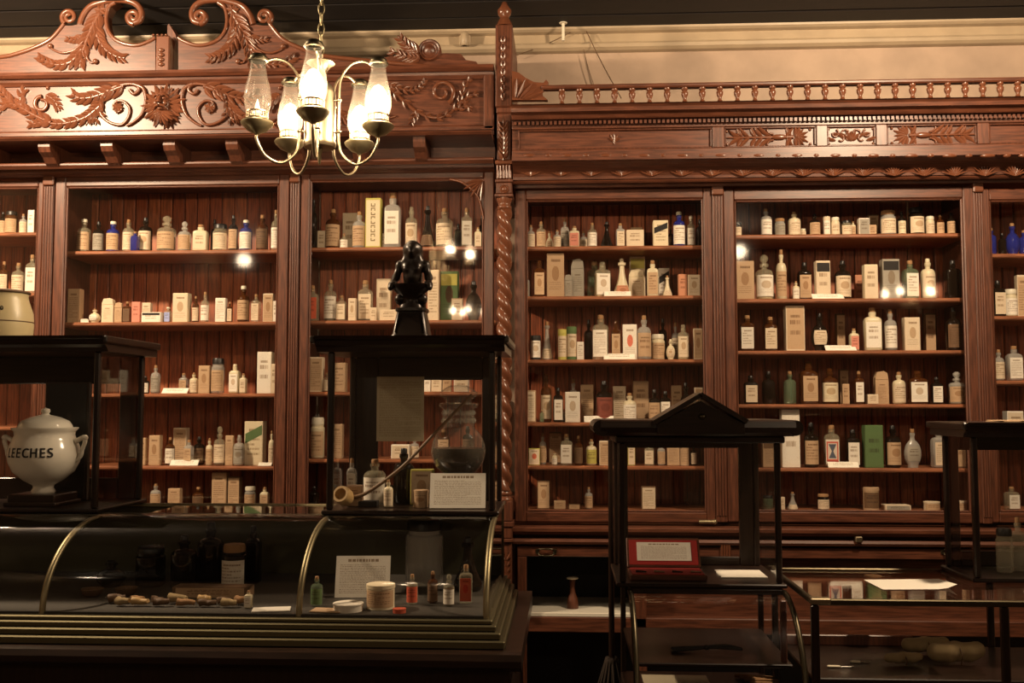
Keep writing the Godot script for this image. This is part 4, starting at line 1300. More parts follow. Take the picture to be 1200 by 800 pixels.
# ---------------------------------------------------------------- goods on the shelves
# One row for each thing, as read off the photograph: "x w h kind glass/paper label [style] [depth]"
#   x, w, h   pixel middle, width and height over the shelf edge
#   kind      b round bottle, s square bottle, d stoppered decanter, e bell-shaped bottle, f flat flask, j wide jar, n tall narrow bottle, r round-bellied bottle; x carton, t tin or tube, p paper packet, c card
#   glass     C clear A amber K dark B cobalt G pale green S smoky O opaque cream; for x t p c the colour of the paper
#   depth     1 = stands behind the front row
const GOODS := {
	"A": [
		["3 9 28 b K t", "13 14 28 j A t", "27 9 25 b S c", "37 8 29 x w w 2"],
		["4 11 40 b A c", "21 15 38 b C c 1", "37 13 48 s C w 2"],
		[], []],
	"B": [
		["98 16 41 b C t 1 0 w", "115 13 38 b K r 1", "132 15 38 b B t 1 0 w", "150 13 40 b C c", "158 9 24 s B n", "170 16 43 b K c 3", "195 22 44 d C t 1", "216 15 37 d S t", "235 17 33 s O c 2", "251 10 45 b K n 0 1", "258 17 33 j C c", "273 11 44 b K t", "288 15 38 b B w 0 0 w", "307 14 44 b A u 1", "323 11 50 n C w"],
		["88 15 41 x t t 0", "100 10 5 p w n", "111 13 17 r O w 2", "127 14 30 p c c", "139 9 25 p t t", "149 9 26 s A u", "160 10 25 x p p 2", "172 11 27 x c c 0 1", "180 23 12 x w k 2", "197 8 19 s C b 2 0 w", "213 18 35 x e c 3", "229 8 32 n A c", "240 10 37 n C w 2", "259 12 29 x w w 0", "269 6 25 s A c", "285 14 44 b A t 1 0 w", "300 10 34 s C c", "315 12 34 x c t 3", "323 5 25 x w w 2"],
		["170 10 21 b K w 2 0 k", "182 11 34 b S r 1", "204 31 7 c w n", "215 10 25 s S t 1 1", "227 10 25 b O c 1", "240 13 33 x t t 3", "255 15 42 j S t 0", "275 12 35 s O w 3", "285 8 24 s O c 2", "311 17 49 x w w 2", "321 5 35 x c c 2"],
		["167 9 32 x t t 1", "182 13 35 x t t 3", "199 11 33 b A w 2", "212 16 42 x c t 0 1", "215 33 7 c w n", "221 10 30 s S t 1", "233 13 33 b K u 1", "245 8 32 b O t 1", "257 13 46 d C c 1", "269 9 35 x t t 0", "280 13 36 b S r 3", "299 22 51 x e g 1", "310 16 4 c w n", "318 7 41 n O c 1"],
		["182 12 30 b S t", "205 14 24 x t t", "232 13 26 b A u", "258 17 43 x t t 0", "275 14 38 x u t 0", "293 13 27 j S t 1 0 w", "310 10 26 s O t 1"]],
	"C": [
		["367 10 60 n K n", "377 10 23 x c c 2", "390 18 49 b A t 1", "403 10 18 b C w 2", "411 18 48 x c c 2 1", "421 16 45 b S t 1", "438 18 60 x y e 5", "437 11 15 b C c 2", "450 8 20 x c c 2", "460 19 67 s S w 2", "482 14 50 b C c 3", "501 18 51 e K u", "521 20 48 b C c 1", "537 8 30 s K n", "547 13 48 s C w 2", "560 8 25 s O c 2", "565 9 45 b K n 0 1"],
		["366 14 43 s C o 2", "387 15 50 b C w 1", "400 12 31 s C c 2", "413 9 27 x c c 3", "428 17 50 s C c 1", "438 8 16 x c c 2", "450 17 53 x c c 2 1", "457 22 13 x c c 2", "482 14 40 x e c 0 1", "508 13 60 x c c 0", "527 21 59 x g y 4", "536 13 26 x t c 2", "555 19 47 r K n"],
		["371 16 41 x c t 0", "383 9 23 b C c", "398 16 34 x t t 1", "501 8 26 x w w 2", "512 12 16 x c c 2", "524 10 26 x c t 2", "541 17 22 x w c 2"],
		["372 16 48 j O t 1", "395 14 40 x t t 0", "470 21 16 x w c 2", "486 10 24 b S c 1", "520 14 34 s A t 1", "548 12 38 b K u"],
		["368 12 24 b K n", "392 12 26 b K u"]],
	"D": [
		["622 10 28 b S c", "634 11 32 b C t", "644 9 26 r O t 2 1", "653 9 22 b S c 1", "662 10 37 b S r 1", "673 12 26 s O p 2 0 s", "684 9 26 b S c 2 1", "694 11 30 b C w 1", "711 14 31 e K n", "727 10 29 s S c 1", "744 20 20 x c c 2", "746 14 29 x t t 0 1", "774 17 31 x e k 1", "786 7 30 b A u 0 1", "796 14 42 b B w 1 0 w", "810 10 37 b C w 2 0 w", "820 8 33 b K n"],
		["617 7 27 s S r 2", "632 13 44 s A t 3", "651 20 51 x t t 3", "666 9 27 p r r", "677 15 46 p r r 0", "697 18 46 s G n 0 1", "706 18 42 s C w 3", "724 31 7 c w n", "729 20 46 e O s 3", "746 18 35 p e c", "747 18 51 x c y 0 1", "765 13 43 s O t 1", "778 13 37 x w k 1 1", "782 11 25 e O c 1", "800 10 26 x s s 2", "813 14 25 x c c 3"],
		["616 6 40 s C w 1", "628 11 29 t k w 3", "641 15 46 e S c 1", "659 10 36 t y c 1", "670 11 39 t g c 3", "680 8 21 x w w 1", "690 11 49 b K n 0 1", "704 19 53 s C w 0", "722 11 46 s A t 3", "726 36 8 c w n", "738 16 41 x w w 4", "755 16 52 b S t 2", "771 16 30 j O t 1", "777 10 50 b K n 0 1", "786 10 24 r O c 3", "792 9 45 b S c 1 1", "801 13 41 s C c 3", "818 10 36 x c t 3"],
		["621 14 37 x t c 0", "640 13 56 n A c 3", "635 5 14 s G n", "654 11 40 s K w 2", "661 4 15 n O w 2", "671 17 35 x w w 3", "672 12 50 b S n 0 1", "688 15 43 x t t 0 1", "708 19 48 b K d 3", "702 34 8 c w n", "726 15 41 x c c 0 1", "738 15 34 b O w 1", "751 18 47 x t t 2 1", "767 13 38 b K t 2", "780 12 36 s K w 1", "793 12 42 x t t 1 1", "804 15 46 r K n", "819 9 40 x c t 3"],
		["614 6 25 b S c", "626 13 19 x y c 4", "636 9 36 b S t", "651 15 36 x u t 0 1", "650 6 15 n O w 2", "664 14 36 s C w 2", "678 10 34 b A u", "693 12 30 b O y 2", "709 13 28 x c t 0", "740 8 24 x y c 2", "761 11 26 s C c 2", "775 9 27 b S t", "789 14 25 x t t 0", "802 10 26 x c t", "813 7 24 b K c"],
		["637 14 32 x u t 3", "656 13 9 x t t 2", "673 13 5 x u t 2", "690 9 25 b S t 1", "760 16 26 x u c 0"]],
	"E": [
		["864 10 17 j K c 2", "898 13 33 b S w 2", "914 12 21 j S r 1", "931 14 29 b O c 1", "941 7 10 j O c 2", "955 12 26 b K t 1", "969 8 23 t c w 2", "979 10 22 j O c 2", "992 12 18 j C c 2", "1000 5 18 s O t 2", "1012 12 20 x w r 2", "1022 9 13 x t t 2", "1023 12 30 x u t 0 1", "1041 17 29 j S c 1", "1057 9 28 b K e 2", "1074 17 32 j K c 3", "1090 10 22 j O c 1", "1102 9 24 b A t 2", "1115 10 26 b K t 1"],
		["872 21 45 x t t 3", "896 20 53 d C w 3", "906 5 12 s O w 2", "916 12 59 n O t 1", "933 8 22 b O w 2", "943 15 45 s K t 3", "964 16 45 x c k 2", "971 36 7 c w n", "988 18 46 b K c 3", "1007 10 32 x s s 2 1", "1020 15 40 x e c 2", "1022 5 14 n O w 2", "1043 19 46 x r k 3", "1067 16 45 s G w 1", "1088 16 47 b O c 3", "1117 16 45 s K n"],
		["876 16 42 s A w 1", "903 15 40 s A c 1", "931 21 52 x c t 2", "961 20 44 f K c 1", "985 10 45 x u t 2 1", "986 35 7 c w n", "1001 10 26 s O p 2", "1023 19 50 s O w 2", "1044 14 48 b S w 1", "1068 17 38 x c c 3", "1090 12 45 x u t 2 1", "1118 16 50 b K u"],
		["863 4 36 s G w 2", "880 15 33 s K c 2", "901 15 38 b K n", "926 14 38 b G n", "948 19 49 s A t 3", "973 18 41 b A e 3", "989 10 40 x u t 2 1", "991 8 23 x t t 2", "1007 10 38 s A w 2", "1022 12 11 x c c 2", "1033 15 38 p t t", "1054 14 37 b O c 1", "1076 20 38 s A w 3", "1098 12 31 s K w 1", "1122 18 37 d S t 3"],
		["902 17 30 x t u 0", "926 20 66 x w w 2", "951 16 51 b K t 1", "975 17 48 s C w 6", "989 34 7 c w n", "1000 14 43 s K w 2", "1023 20 48 x g g 2", "1047 17 48 b K t 3", "1070 20 44 f S r 2", "1101 16 44 s S c 0", "1122 16 42 x u t 2"],
		["900 12 16 j G n", "917 5 14 x c c 2", "929 12 20 e S c 1", "965 13 18 j K c 1", "1021 17 26 t t u 2", "1050 28 6 x c r 2", "1092 17 10 t c t 2", "1110 10 20 r K n", "1126 13 11 t c t 2"]],
	"F": [
		["1162 11 32 b B n", "1175 9 26 b K n", "1187 16 38 r B n", "1200 10 30 b B n"],
		["1170 14 42 s K c 2", "1185 14 32 j O w 1", "1198 12 48 x c t 0"],
		["1171 12 36 b S c 1", "1189 16 40 s S w 0"],
		["1176 8 12 x t t", "1188 18 36 x w c 1"],
		["1186 14 26 s C w 2"]],
}

const ORD := ["first", "second", "third", "fourth", "fifth", "sixth", "seventh", "eighth", "ninth", "tenth", "eleventh", "twelfth", "thirteenth", "fourteenth", "fifteenth", "sixteenth", "seventeenth", "eighteenth", "nineteenth", "twentieth", "twenty-first"]
const BAYS := {"A": ["leech-case bay", "carved-mask bay", true], "B": ["carved-mask bay", "leech-case bay", false], "C": ["statuette bay", "twisted column", true], "D": ["twisted-column bay", "twisted column", false], "E": ["carved-panel bay", "twisted-column bay", false], "F": ["cobalt-bottle bay", "carved-panel bay", false]}
const GLASS_WORD := {"C": "clear", "A": "amber", "K": "dark", "B": "cobalt blue", "G": "pale green", "S": "smoky", "O": "cream"}
const KIND_WORD := {"b": ["medicine_bottle", "bottle"], "s": ["square_bottle", "square bottle"], "d": ["decanter_bottle", "stoppered bottle"], "e": ["bell_bottle", "bell-shaped bottle"], "f": ["flask_bottle", "flat flask"], "j": ["wide_jar", "wide jar"], "n": ["slender_bottle", "slender bottle"], "r": ["round_bottle", "round-bellied bottle"], "x": ["carton", "carton"], "t": ["tube_tin", "round tin"], "p": ["paper_packet", "paper packet"], "c": ["shelf_card", "lying shelf card"]}

func shelf_goods() -> void:
	for bay in GOODS:
		var rows: Array = GOODS[bay]
		for si in rows.size():
			if si >= shelf_y[bay].size():
				continue
			var list: Array = []
			for row in rows[si]:
				list.append(row.split(" "))
			list.sort_custom(func(p, q): return float(p[0]) < float(q[0]))
			if BAYS[bay][2]:
				list.reverse()
			var taken := []
			var depth_of := []
			# cards first, then the rest, so that cards keep the shelf edge
			for pass_ in 2:
				for i in list.size():
					var r: PackedStringArray = list[i]
					if (r[3] == "c") != (pass_ == 0):
						continue
					place_good(bay, si, i, r, taken)

func place_good(bay: String, si: int, i: int, r: PackedStringArray, taken: Array) -> void:
	var px := float(r[0])
	var kind := r[3]
	var back := r.size() > 7 and r[7] == "1"
	var style := int(r[6]) if r.size() > 6 else 0
	var cap := r[8] if r.size() > 8 else ""
	var y0: float = shelf_y[bay][si]
	var pys: float = 0.0
	var w := float(r[1]) * 4.85 / FPX
	var deep := w
	if kind == "x":
		deep = clampf(w * 0.7, 0.022, 0.07)
	elif kind == "f":
		deep = w * 0.55
	elif kind == "p":
		deep = minf(w * 0.5, 0.035)
	elif kind == "c":
		deep = 0.028
	var want := -4.745 - deep / 2.0 - 0.012 if kind != "c" else -4.754
	if kind != "c":
		want = minf(want, -4.80)
	if back:
		want = -4.95
	var z := want
	var x := 0.0
	var found := false
	for step in 34:
		for sg in ([1.0, -1.0] if step else [1.0]):
			var zz: float = want - sg * step * 0.009
			if zz > -4.742 - deep / 2.0 or zz < ZB + 0.006 + deep / 2.0:
				continue
			var xx := P(px, 400, zz).x
			var p0 := pix_y(xx, y0, zz)
			xx = P(px, p0, zz).x
			var ok := true
			for t in taken:
				if absf(t[0] - xx) < (t[1] + w) / 2.0 + 0.001 and absf(t[2] - zz) < (t[3] + deep) / 2.0 + 0.001:
					ok = false
					break
			if ok:
				z = zz; x = xx; found = true
				break
		if found:
			break
	if not found:
		print("no room: ", bay, si, " ", " ".join(r))
		return
	taken.append([x, w, z, deep])
	var h := float(r[2]) * absf(z) / FPX
	var look := ""
	var size := "tall " if h > 0.19 else ("small " if h < 0.095 else "")
	var kw: Array = KIND_WORD[kind]
	if kind in ["x", "t", "p"]:
		look = size + PAPERS[r[4]][3] + " " + kw[1]
	elif kind == "c":
		look = "white lying shelf card"
	else:
		look = size + GLASS_WORD[r[4]] + " " + kw[1]
		if r[5] != "n":
			look += " with " + PAPERS[r[5]][3] + " label"
	var info: Array = BAYS[bay]
	var last: bool = si == shelf_y[bay].size() - 1
	var shelf_word: String = "bottom" if last else ["top", "second", "third", "fourth", "fifth"][si]
	var label := "%s, %s from %s, %s shelf, %s" % [look, ORD[i], info[1], shelf_word, info[0]]
	var cat: String = {"x": "carton", "t": "tin", "p": "packet", "c": "card", "j": "jar"}.get(kind, "bottle")
	var t := thing(kw[0], label, cat, Vector3(x, y0 + 0.0006, z), "goods on the %s shelf of the %s" % [shelf_word, info[0]], true)
	t.rotation.y = deg_to_rad([0.0, 3.0, -4.0, 6.0, -2.0, 8.0, -7.0][(i * 5 + si * 3) % 7] * (0.4 if kind in ["x", "c", "p"] else 1.0)) * (0.0 if kind == "x" and w > 0.06 else 1.0)
	make_good(t, kind, w, h, deep, r[4], r[5], style, cap)

func pix_y(x: float, y: float, z: float) -> float:      # the row that a point falls on
	var d := cam_basis.inverse() * (Vector3(x, y, z) - EYE)
	return 400.0 + FPX * d.y / d.z

# builds one bottle, jar, tin, carton, packet or card into t
func make_good(t: Node3D, kind: String, w: float, h: float, deep: float, g: String, lab: String, style: int, cap := "") -> void:
	var R := w / 2.0
	match kind:
		"x":
			part(mb().bx(Vector3(-R, 0, -deep / 2), Vector3(R, h, deep / 2), 0.0015), "box", plain(g), t)
			if h > 0.02 and w > 0.012:
				var f := 0.9
				part(mb().bx(Vector3(-R * f, h * 0.04, deep / 2), Vector3(R * f, h * 0.96, deep / 2 + 0.0008)), "printed_face", paper(lab if lab in ["c", "t", "w", "e", "s", "p", "r"] else g, style), t)
				if lab in ["k", "o", "g", "y", "u"]:      # coloured band across the face
					var z0 := deep / 2 + 0.0008
					if lab == "k" and style == 1 or lab == "g" and g == "e":
						part(mb().prism([Vector2(-R * f, h * 0.5), Vector2(R * f, h * 0.7), Vector2(R * f, h * 0.92), Vector2(-R * f, h * 0.72)], z0, z0 + 0.0006), "printed_band", plain(lab), t)
					else:
						part(mb().bx(Vector3(-R * f, h * 0.72, z0), Vector3(R * f, h * 0.95, z0 + 0.0006)), "printed_band", plain(lab), t)
			part(mb().bx(Vector3(-R * 0.98, h, -deep * 0.49), Vector3(R * 0.98, h + 0.0012, deep * 0.44)), "lid_flap", plain(g), t)
		"t":
			part(mb().lathe([Vector3(0, 0, 0), Vector3(R, 0, 0), Vector3(R, h * 0.86, 0), Vector3(0, h * 0.86, 0)], 18), "tin", plain(g), t)
			part(mb().lathe([Vector3(R * 1.0, h * 0.84, 0), Vector3(R * 1.05, h * 0.84, 0), Vector3(R * 1.05, h * 0.985, 0), Vector3(R * 0.98, h, 0), Vector3(0, h, 0)], 18), "lid", plain(g), t)
			if h > 0.04:
				part(mb().lathe([Vector3(R * 1.015, h * 0.1, 0), Vector3(R * 1.015, h * 0.78, 0)], 14, Vector3.ZERO, 1, 1, -1.3, 1.3), "label", paper(lab, style), t)
		"p":
			var b := mb()
			b.prism([Vector2(-R, 0), Vector2(R, 0), Vector2(R * 0.98, h * 0.7), Vector2(R * 0.86, h * 0.93), Vector2(R * 0.3, h), Vector2(-R * 0.7, h * 0.97), Vector2(-R, h * 0.8)], -deep / 2, deep / 2)
			part(b, "packet", plain(g), t)
			if lab != "n":
				part(mb().bx(Vector3(-R * 0.78, h * 0.08, deep / 2), Vector3(R * 0.8, h * 0.66, deep / 2 + 0.0008)), "printed_face", paper(lab, style), t)
			part(mb().tube([Vector3(-R * 0.96, h * 0.74, deep / 2 + 0.001), Vector3(R * 0.94, h * 0.76, deep / 2 + 0.001)], 0.0012, -1, 4), "fold", plain(g), t)
		"c":
			var tr := Transform3D(Basis(Vector3.RIGHT, -0.75), Vector3.ZERO)
			part(mb().bx(Vector3(-R, 0.0005, -0.001), Vector3(R, h * 1.25, 0.001), 0.0, tr), "card", M.paper, t)
			part(mb().bx(Vector3(-R * 0.96, h * 0.1, 0.001), Vector3(R * 0.96, h * 1.15, 0.0016), 0.0, tr), "printed_face", M.card_print, t)
			part(mb().bx(Vector3(-R * 0.4, 0.0, -0.02), Vector3(R * 0.4, 0.0015, 0.0)), "stand", M.paper, t)
		_:
			bottle(t, kind, R, h, deep, g, lab, style, cap)

func bottle(t: Node3D, kind: String, R: float, h: float, deep: float, g: String, lab: String, style: int, cap: String) -> void:
	var prof := []
	var sq := 0.0
	var neck := R * 0.34
	var lip := R * 0.44
	var lo := 0.07
	var hi := 0.6
	var rise := 0.62      # where the shoulder begins
	var top := 0.9
	match kind:
		"s", "n":
			sq = 1.0 if kind == "s" else 0.0
			neck = R * (0.4 if kind == "s" else 0.36)
			rise = 0.7 if kind == "s" else 0.6
			hi = rise - 0.04
		"j":
			neck = R * 0.78; lip = R * 0.86; rise = 0.72; top = 0.84; hi = 0.66
		"d":
			neck = R * 0.3; lip = R * 0.5; rise = 0.58; top = 0.8; hi = 0.54
		"e":
			rise = 0.12; hi = 0.4; lo = 0.08; neck = R * 0.28
		"r":
			rise = 0.4; hi = 0.52; lo = 0.14; neck = R * 0.3; lip = R * 0.42
		"f":
			neck = R * 0.24; lip = R * 0.32; rise = 0.5; hi = 0.5
	var rb := R * (0.86 if kind == "s" else 1.0)      # a square's sides reach R at the flats
	if kind == "s":
		rb = R
	var e := minf(0.006, R * 0.25)
	prof = [Vector3(0, 0.001, 0), Vector3(rb - e, 0, sq), Vector3(rb, e, sq)]
	if kind == "e":
		for k in 6:
			var f := k / 5.0
			prof.append(Vector3(lerpf(R, neck, pow(sin(f * PI / 2), 1.1)), h * lerpf(rise, 0.78, f), 0))
	elif kind == "r" or kind == "f":
		prof = [Vector3(0, 0.001, 0), Vector3(R * 0.6, 0, 0)]
		for k in 9:
			var a := lerpf(-0.9, 1.28, k / 8.0)
			prof.append(Vector3(R * maxf(cos(a), 0.3), h * (0.36 + 0.36 * sin(a) * 1.0), 0))
	else:
		prof.append(Vector3(rb, h * rise, sq))
		for k in range(1, 6):
			var a := PI / 2 * k / 5.0
			prof.append(Vector3(neck + (rb - neck) * cos(a), h * rise + (top - rise) * 0.45 * h * sin(a), sq * (1.0 - k / 5.0)))
	var y1: float = prof[-1].y
	prof.append_array([Vector3(neck, maxf(y1 + 0.002, h * (top - 0.09)), 0), Vector3(lip, h * (top - 0.07), 0), Vector3(lip, h * (top - 0.005), 0), Vector3(neck * 0.9, h * top, 0), Vector3(neck * 0.72, h * (top - 0.02), 0)])
	var sz := deep / (2.0 * R)
	if kind == "s":
		sz *= 0.82
	part(mb().lathe(prof, 20 if kind != "s" else 28, Vector3.ZERO, 1.0, sz), "body", M["g" + g], t)
	# what is left inside
	if g in ["C", "S", "G"] and (style % 2 == 1 or kind == "d") and kind in ["b", "s", "d", "j", "n"]:
		var q := 0.9
		var fill := 0.3 + 0.12 * style
		part(mb().lathe([Vector3(0, 0.004, 0), Vector3(rb * q, 0.004, sq), Vector3(rb * q, h * minf(fill, rise - 0.04), sq), Vector3(0, h * minf(fill, rise - 0.04), 0)], 18, Vector3.ZERO, 1.0, sz), "contents", M.contents if style < 3 else M.powder, t)
	if lab != "n":
		if kind == "s":
			var zf := R * sz + 0.0006
			part(mb().bx(Vector3(-R * 0.86, h * lo, zf - 0.0006), Vector3(R * 0.86, h * hi, zf + 0.0006)), "label", paper(lab, style), t)
		elif kind == "e":
			part(mb().lathe([Vector3(R * 1.012, h * 0.05, 0), Vector3(R * 1.012, h * 0.12, 0), Vector3(R * 0.80, h * 0.3, 0)], 12, Vector3.ZERO, 1, sz, -0.9, 0.9), "label", paper(lab, style), t)
		elif kind == "r" or kind == "f":
			var q := []
			for k in 5:
				var a := lerpf(-0.55, 0.55, k / 4.0)
				q.append(Vector3(R * cos(a) * 1.015, h * (0.36 + 0.36 * sin(a)), 0))
			part(mb().lathe(q, 12, Vector3.ZERO, 1, sz, -0.85, 0.85), "label", paper(lab, style), t)
		else:
			part(mb().lathe([Vector3(R * 1.012, h * lo, 0), Vector3(R * 1.012, h * hi, 0)], 14, Vector3.ZERO, 1, sz, -1.25, 1.25), "label", paper(lab, style), t)
	# stopper
	if kind == "d":
		part(mb().lathe([Vector3(neck * 0.8, h * 0.76, 0), Vector3(neck * 0.85, h * 0.81, 0), Vector3(lip * 0.6, h * 0.83, 0), Vector3(lip * 0.95, h * 0.89, 0), Vector3(lip * 0.9, h * 0.95, 0), Vector3(lip * 0.4, h, 0), Vector3(0, h, 0)], 14), "stopper", M["g" + g], t)
	elif kind == "j":
		part(mb().lathe([Vector3(lip * 0.9, h * 0.83, 0), Vector3(lip * 1.06, h * 0.83, 0), Vector3(lip * 1.06, h * 0.95, 0), Vector3(lip * 0.95, h, 0), Vector3(0, h, 0)], 18), "lid", M.cap_white if cap == "w" or g == "O" else (M.cork if style == 1 else M.cap_black), t)
	else:
		var cm: Material = M.cork
		if cap == "w":
			cm = M.cap_white
		elif cap == "k" or g == "K":
			cm = M.cap_black
		elif cap == "s":
			cm = M.cork
		elif style == 3:
			cm = M["g" + g]
		var cr := neck * (1.35 if cap == "w" else 0.95)
		part(mb().lathe([Vector3(neck * 0.7, h * (top - 0.06), 0), Vector3(neck * 0.72, h * top, 0), Vector3(cr, h * (top + 0.005), 0), Vector3(cr, h * 0.98, 0), Vector3(cr * 0.8, h, 0), Vector3(0, h, 0)], 12), "stopper", cm, t)

# ---------------------------------------------------------------- left counter
const HC0 := 0.972      # foot of the bowed glass
const HC1 := 1.204      # top of the bowed case, foot of the upper cases
const ZU := -2.95       # front of the upper cases
const ZV := -3.28       # back of the upper cases
const ZF := -2.62       # foot of the bowed glass

func bow(x: float, f: float, out := 0.0) -> Vector3:      # point on the bowed front, f 0 at the top, 1 at the foot
	var a := PI / 2 * f
	return Vector3(x, HC0 + (HC1 - HC0 + out) * pow(cos(a), 1.05), ZU + (ZF - ZU + out) * pow(sin(a), 0.95))

func upper_case(called: String, label: String, x0: float, x1: float, y0: float, y1: float, zf: float, zb: float, open_l: float, open_r: float, open_t: float, open_b: float, top := true) -> Node3D:
	var t := thing(called, label, "display case", Vector3((x0 + x1) / 2.0, y0, (zf + zb) / 2.0))
	var w := 0.019
	part(mb().bx(Vector3(x0 - 0.012, y0, zb - 0.012), Vector3(x1 + 0.012, y0 + 0.012, zf + 0.012), 0.003), "base_frame", M.wood_black_h, t)
	for x in [x0, x1 - w]:
		for z in [zf - w, zb]:
			part(mb().bx(Vector3(x, y0 + 0.012, z), Vector3(x + w, y1, z + w), 0.004), "corner_post", M.wood_black_v, t)
	if top:
		part(mb().run([Vector2(zb - 0.02, y1), Vector2(zf + 0.012, y1), Vector2(zf + 0.02, y1 + 0.012), Vector2(zf + 0.034, y1 + 0.02), Vector2(zf + 0.036, y1 + 0.032), Vector2(zf + 0.05, y1 + 0.038), Vector2(zf + 0.052, y1 + 0.046), Vector2(zb - 0.02, y1 + 0.046)], x0 - 0.03, x1 + 0.03), "top_board", M.wood_black_h, t)
		# end mouldings
		for s in [[x0 - 0.03, -1.0], [x1 + 0.03, 1.0]]:
			part(mb().bx(Vector3(s[0] - (0.014 if s[1] < 0 else 0.0), y1 + 0.024, zb - 0.02), Vector3(s[0] + (0.014 if s[1] > 0 else 0.0), y1 + 0.046, zf + 0.05), 0.004), "end_moulding", M.wood_black_v, t)
	# wooden frame of the back door
	var bd := holder("back_door", t)
	var ax := x0 + w
	var bx_ := x1 - w
	part(mb().bx(Vector3(ax, y0 + 0.012, zb), Vector3(ax + open_l, y1, zb + 0.016), 0.003), "stile", M.wood_black_v, bd)
	part(mb().bx(Vector3(bx_ - open_r, y0 + 0.012, zb), Vector3(bx_, y1, zb + 0.016), 0.003), "stile", M.wood_black_v, bd)
	part(mb().bx(Vector3(ax + open_l, y1 - open_t, zb), Vector3(bx_ - open_r, y1, zb + 0.016), 0.003), "rail", M.wood_black_h, bd)
	part(mb().bx(Vector3(ax + open_l, y0 + 0.012, zb), Vector3(bx_ - open_r, y0 + 0.012 + open_b, zb + 0.016), 0.003), "rail", M.wood_black_h, bd)
	# panes
	part(mb().quad_at(Vector3(x0 + w, y0 + 0.012, zf - 0.008), Vector3(x1 - w - x0 - w, 0, 0), Vector3(0, y1 - y0 - 0.012, 0)), "front_pane", M.case_glass, t)
	for x in [x0 + 0.008, x1 - 0.008]:
		part(mb().quad_at(Vector3(x, y0 + 0.012, zb + w), Vector3(0, 0, zf - zb - 2 * w), Vector3(0, y1 - y0 - 0.012, 0)), "side_pane", M.case_glass, t)
	return t

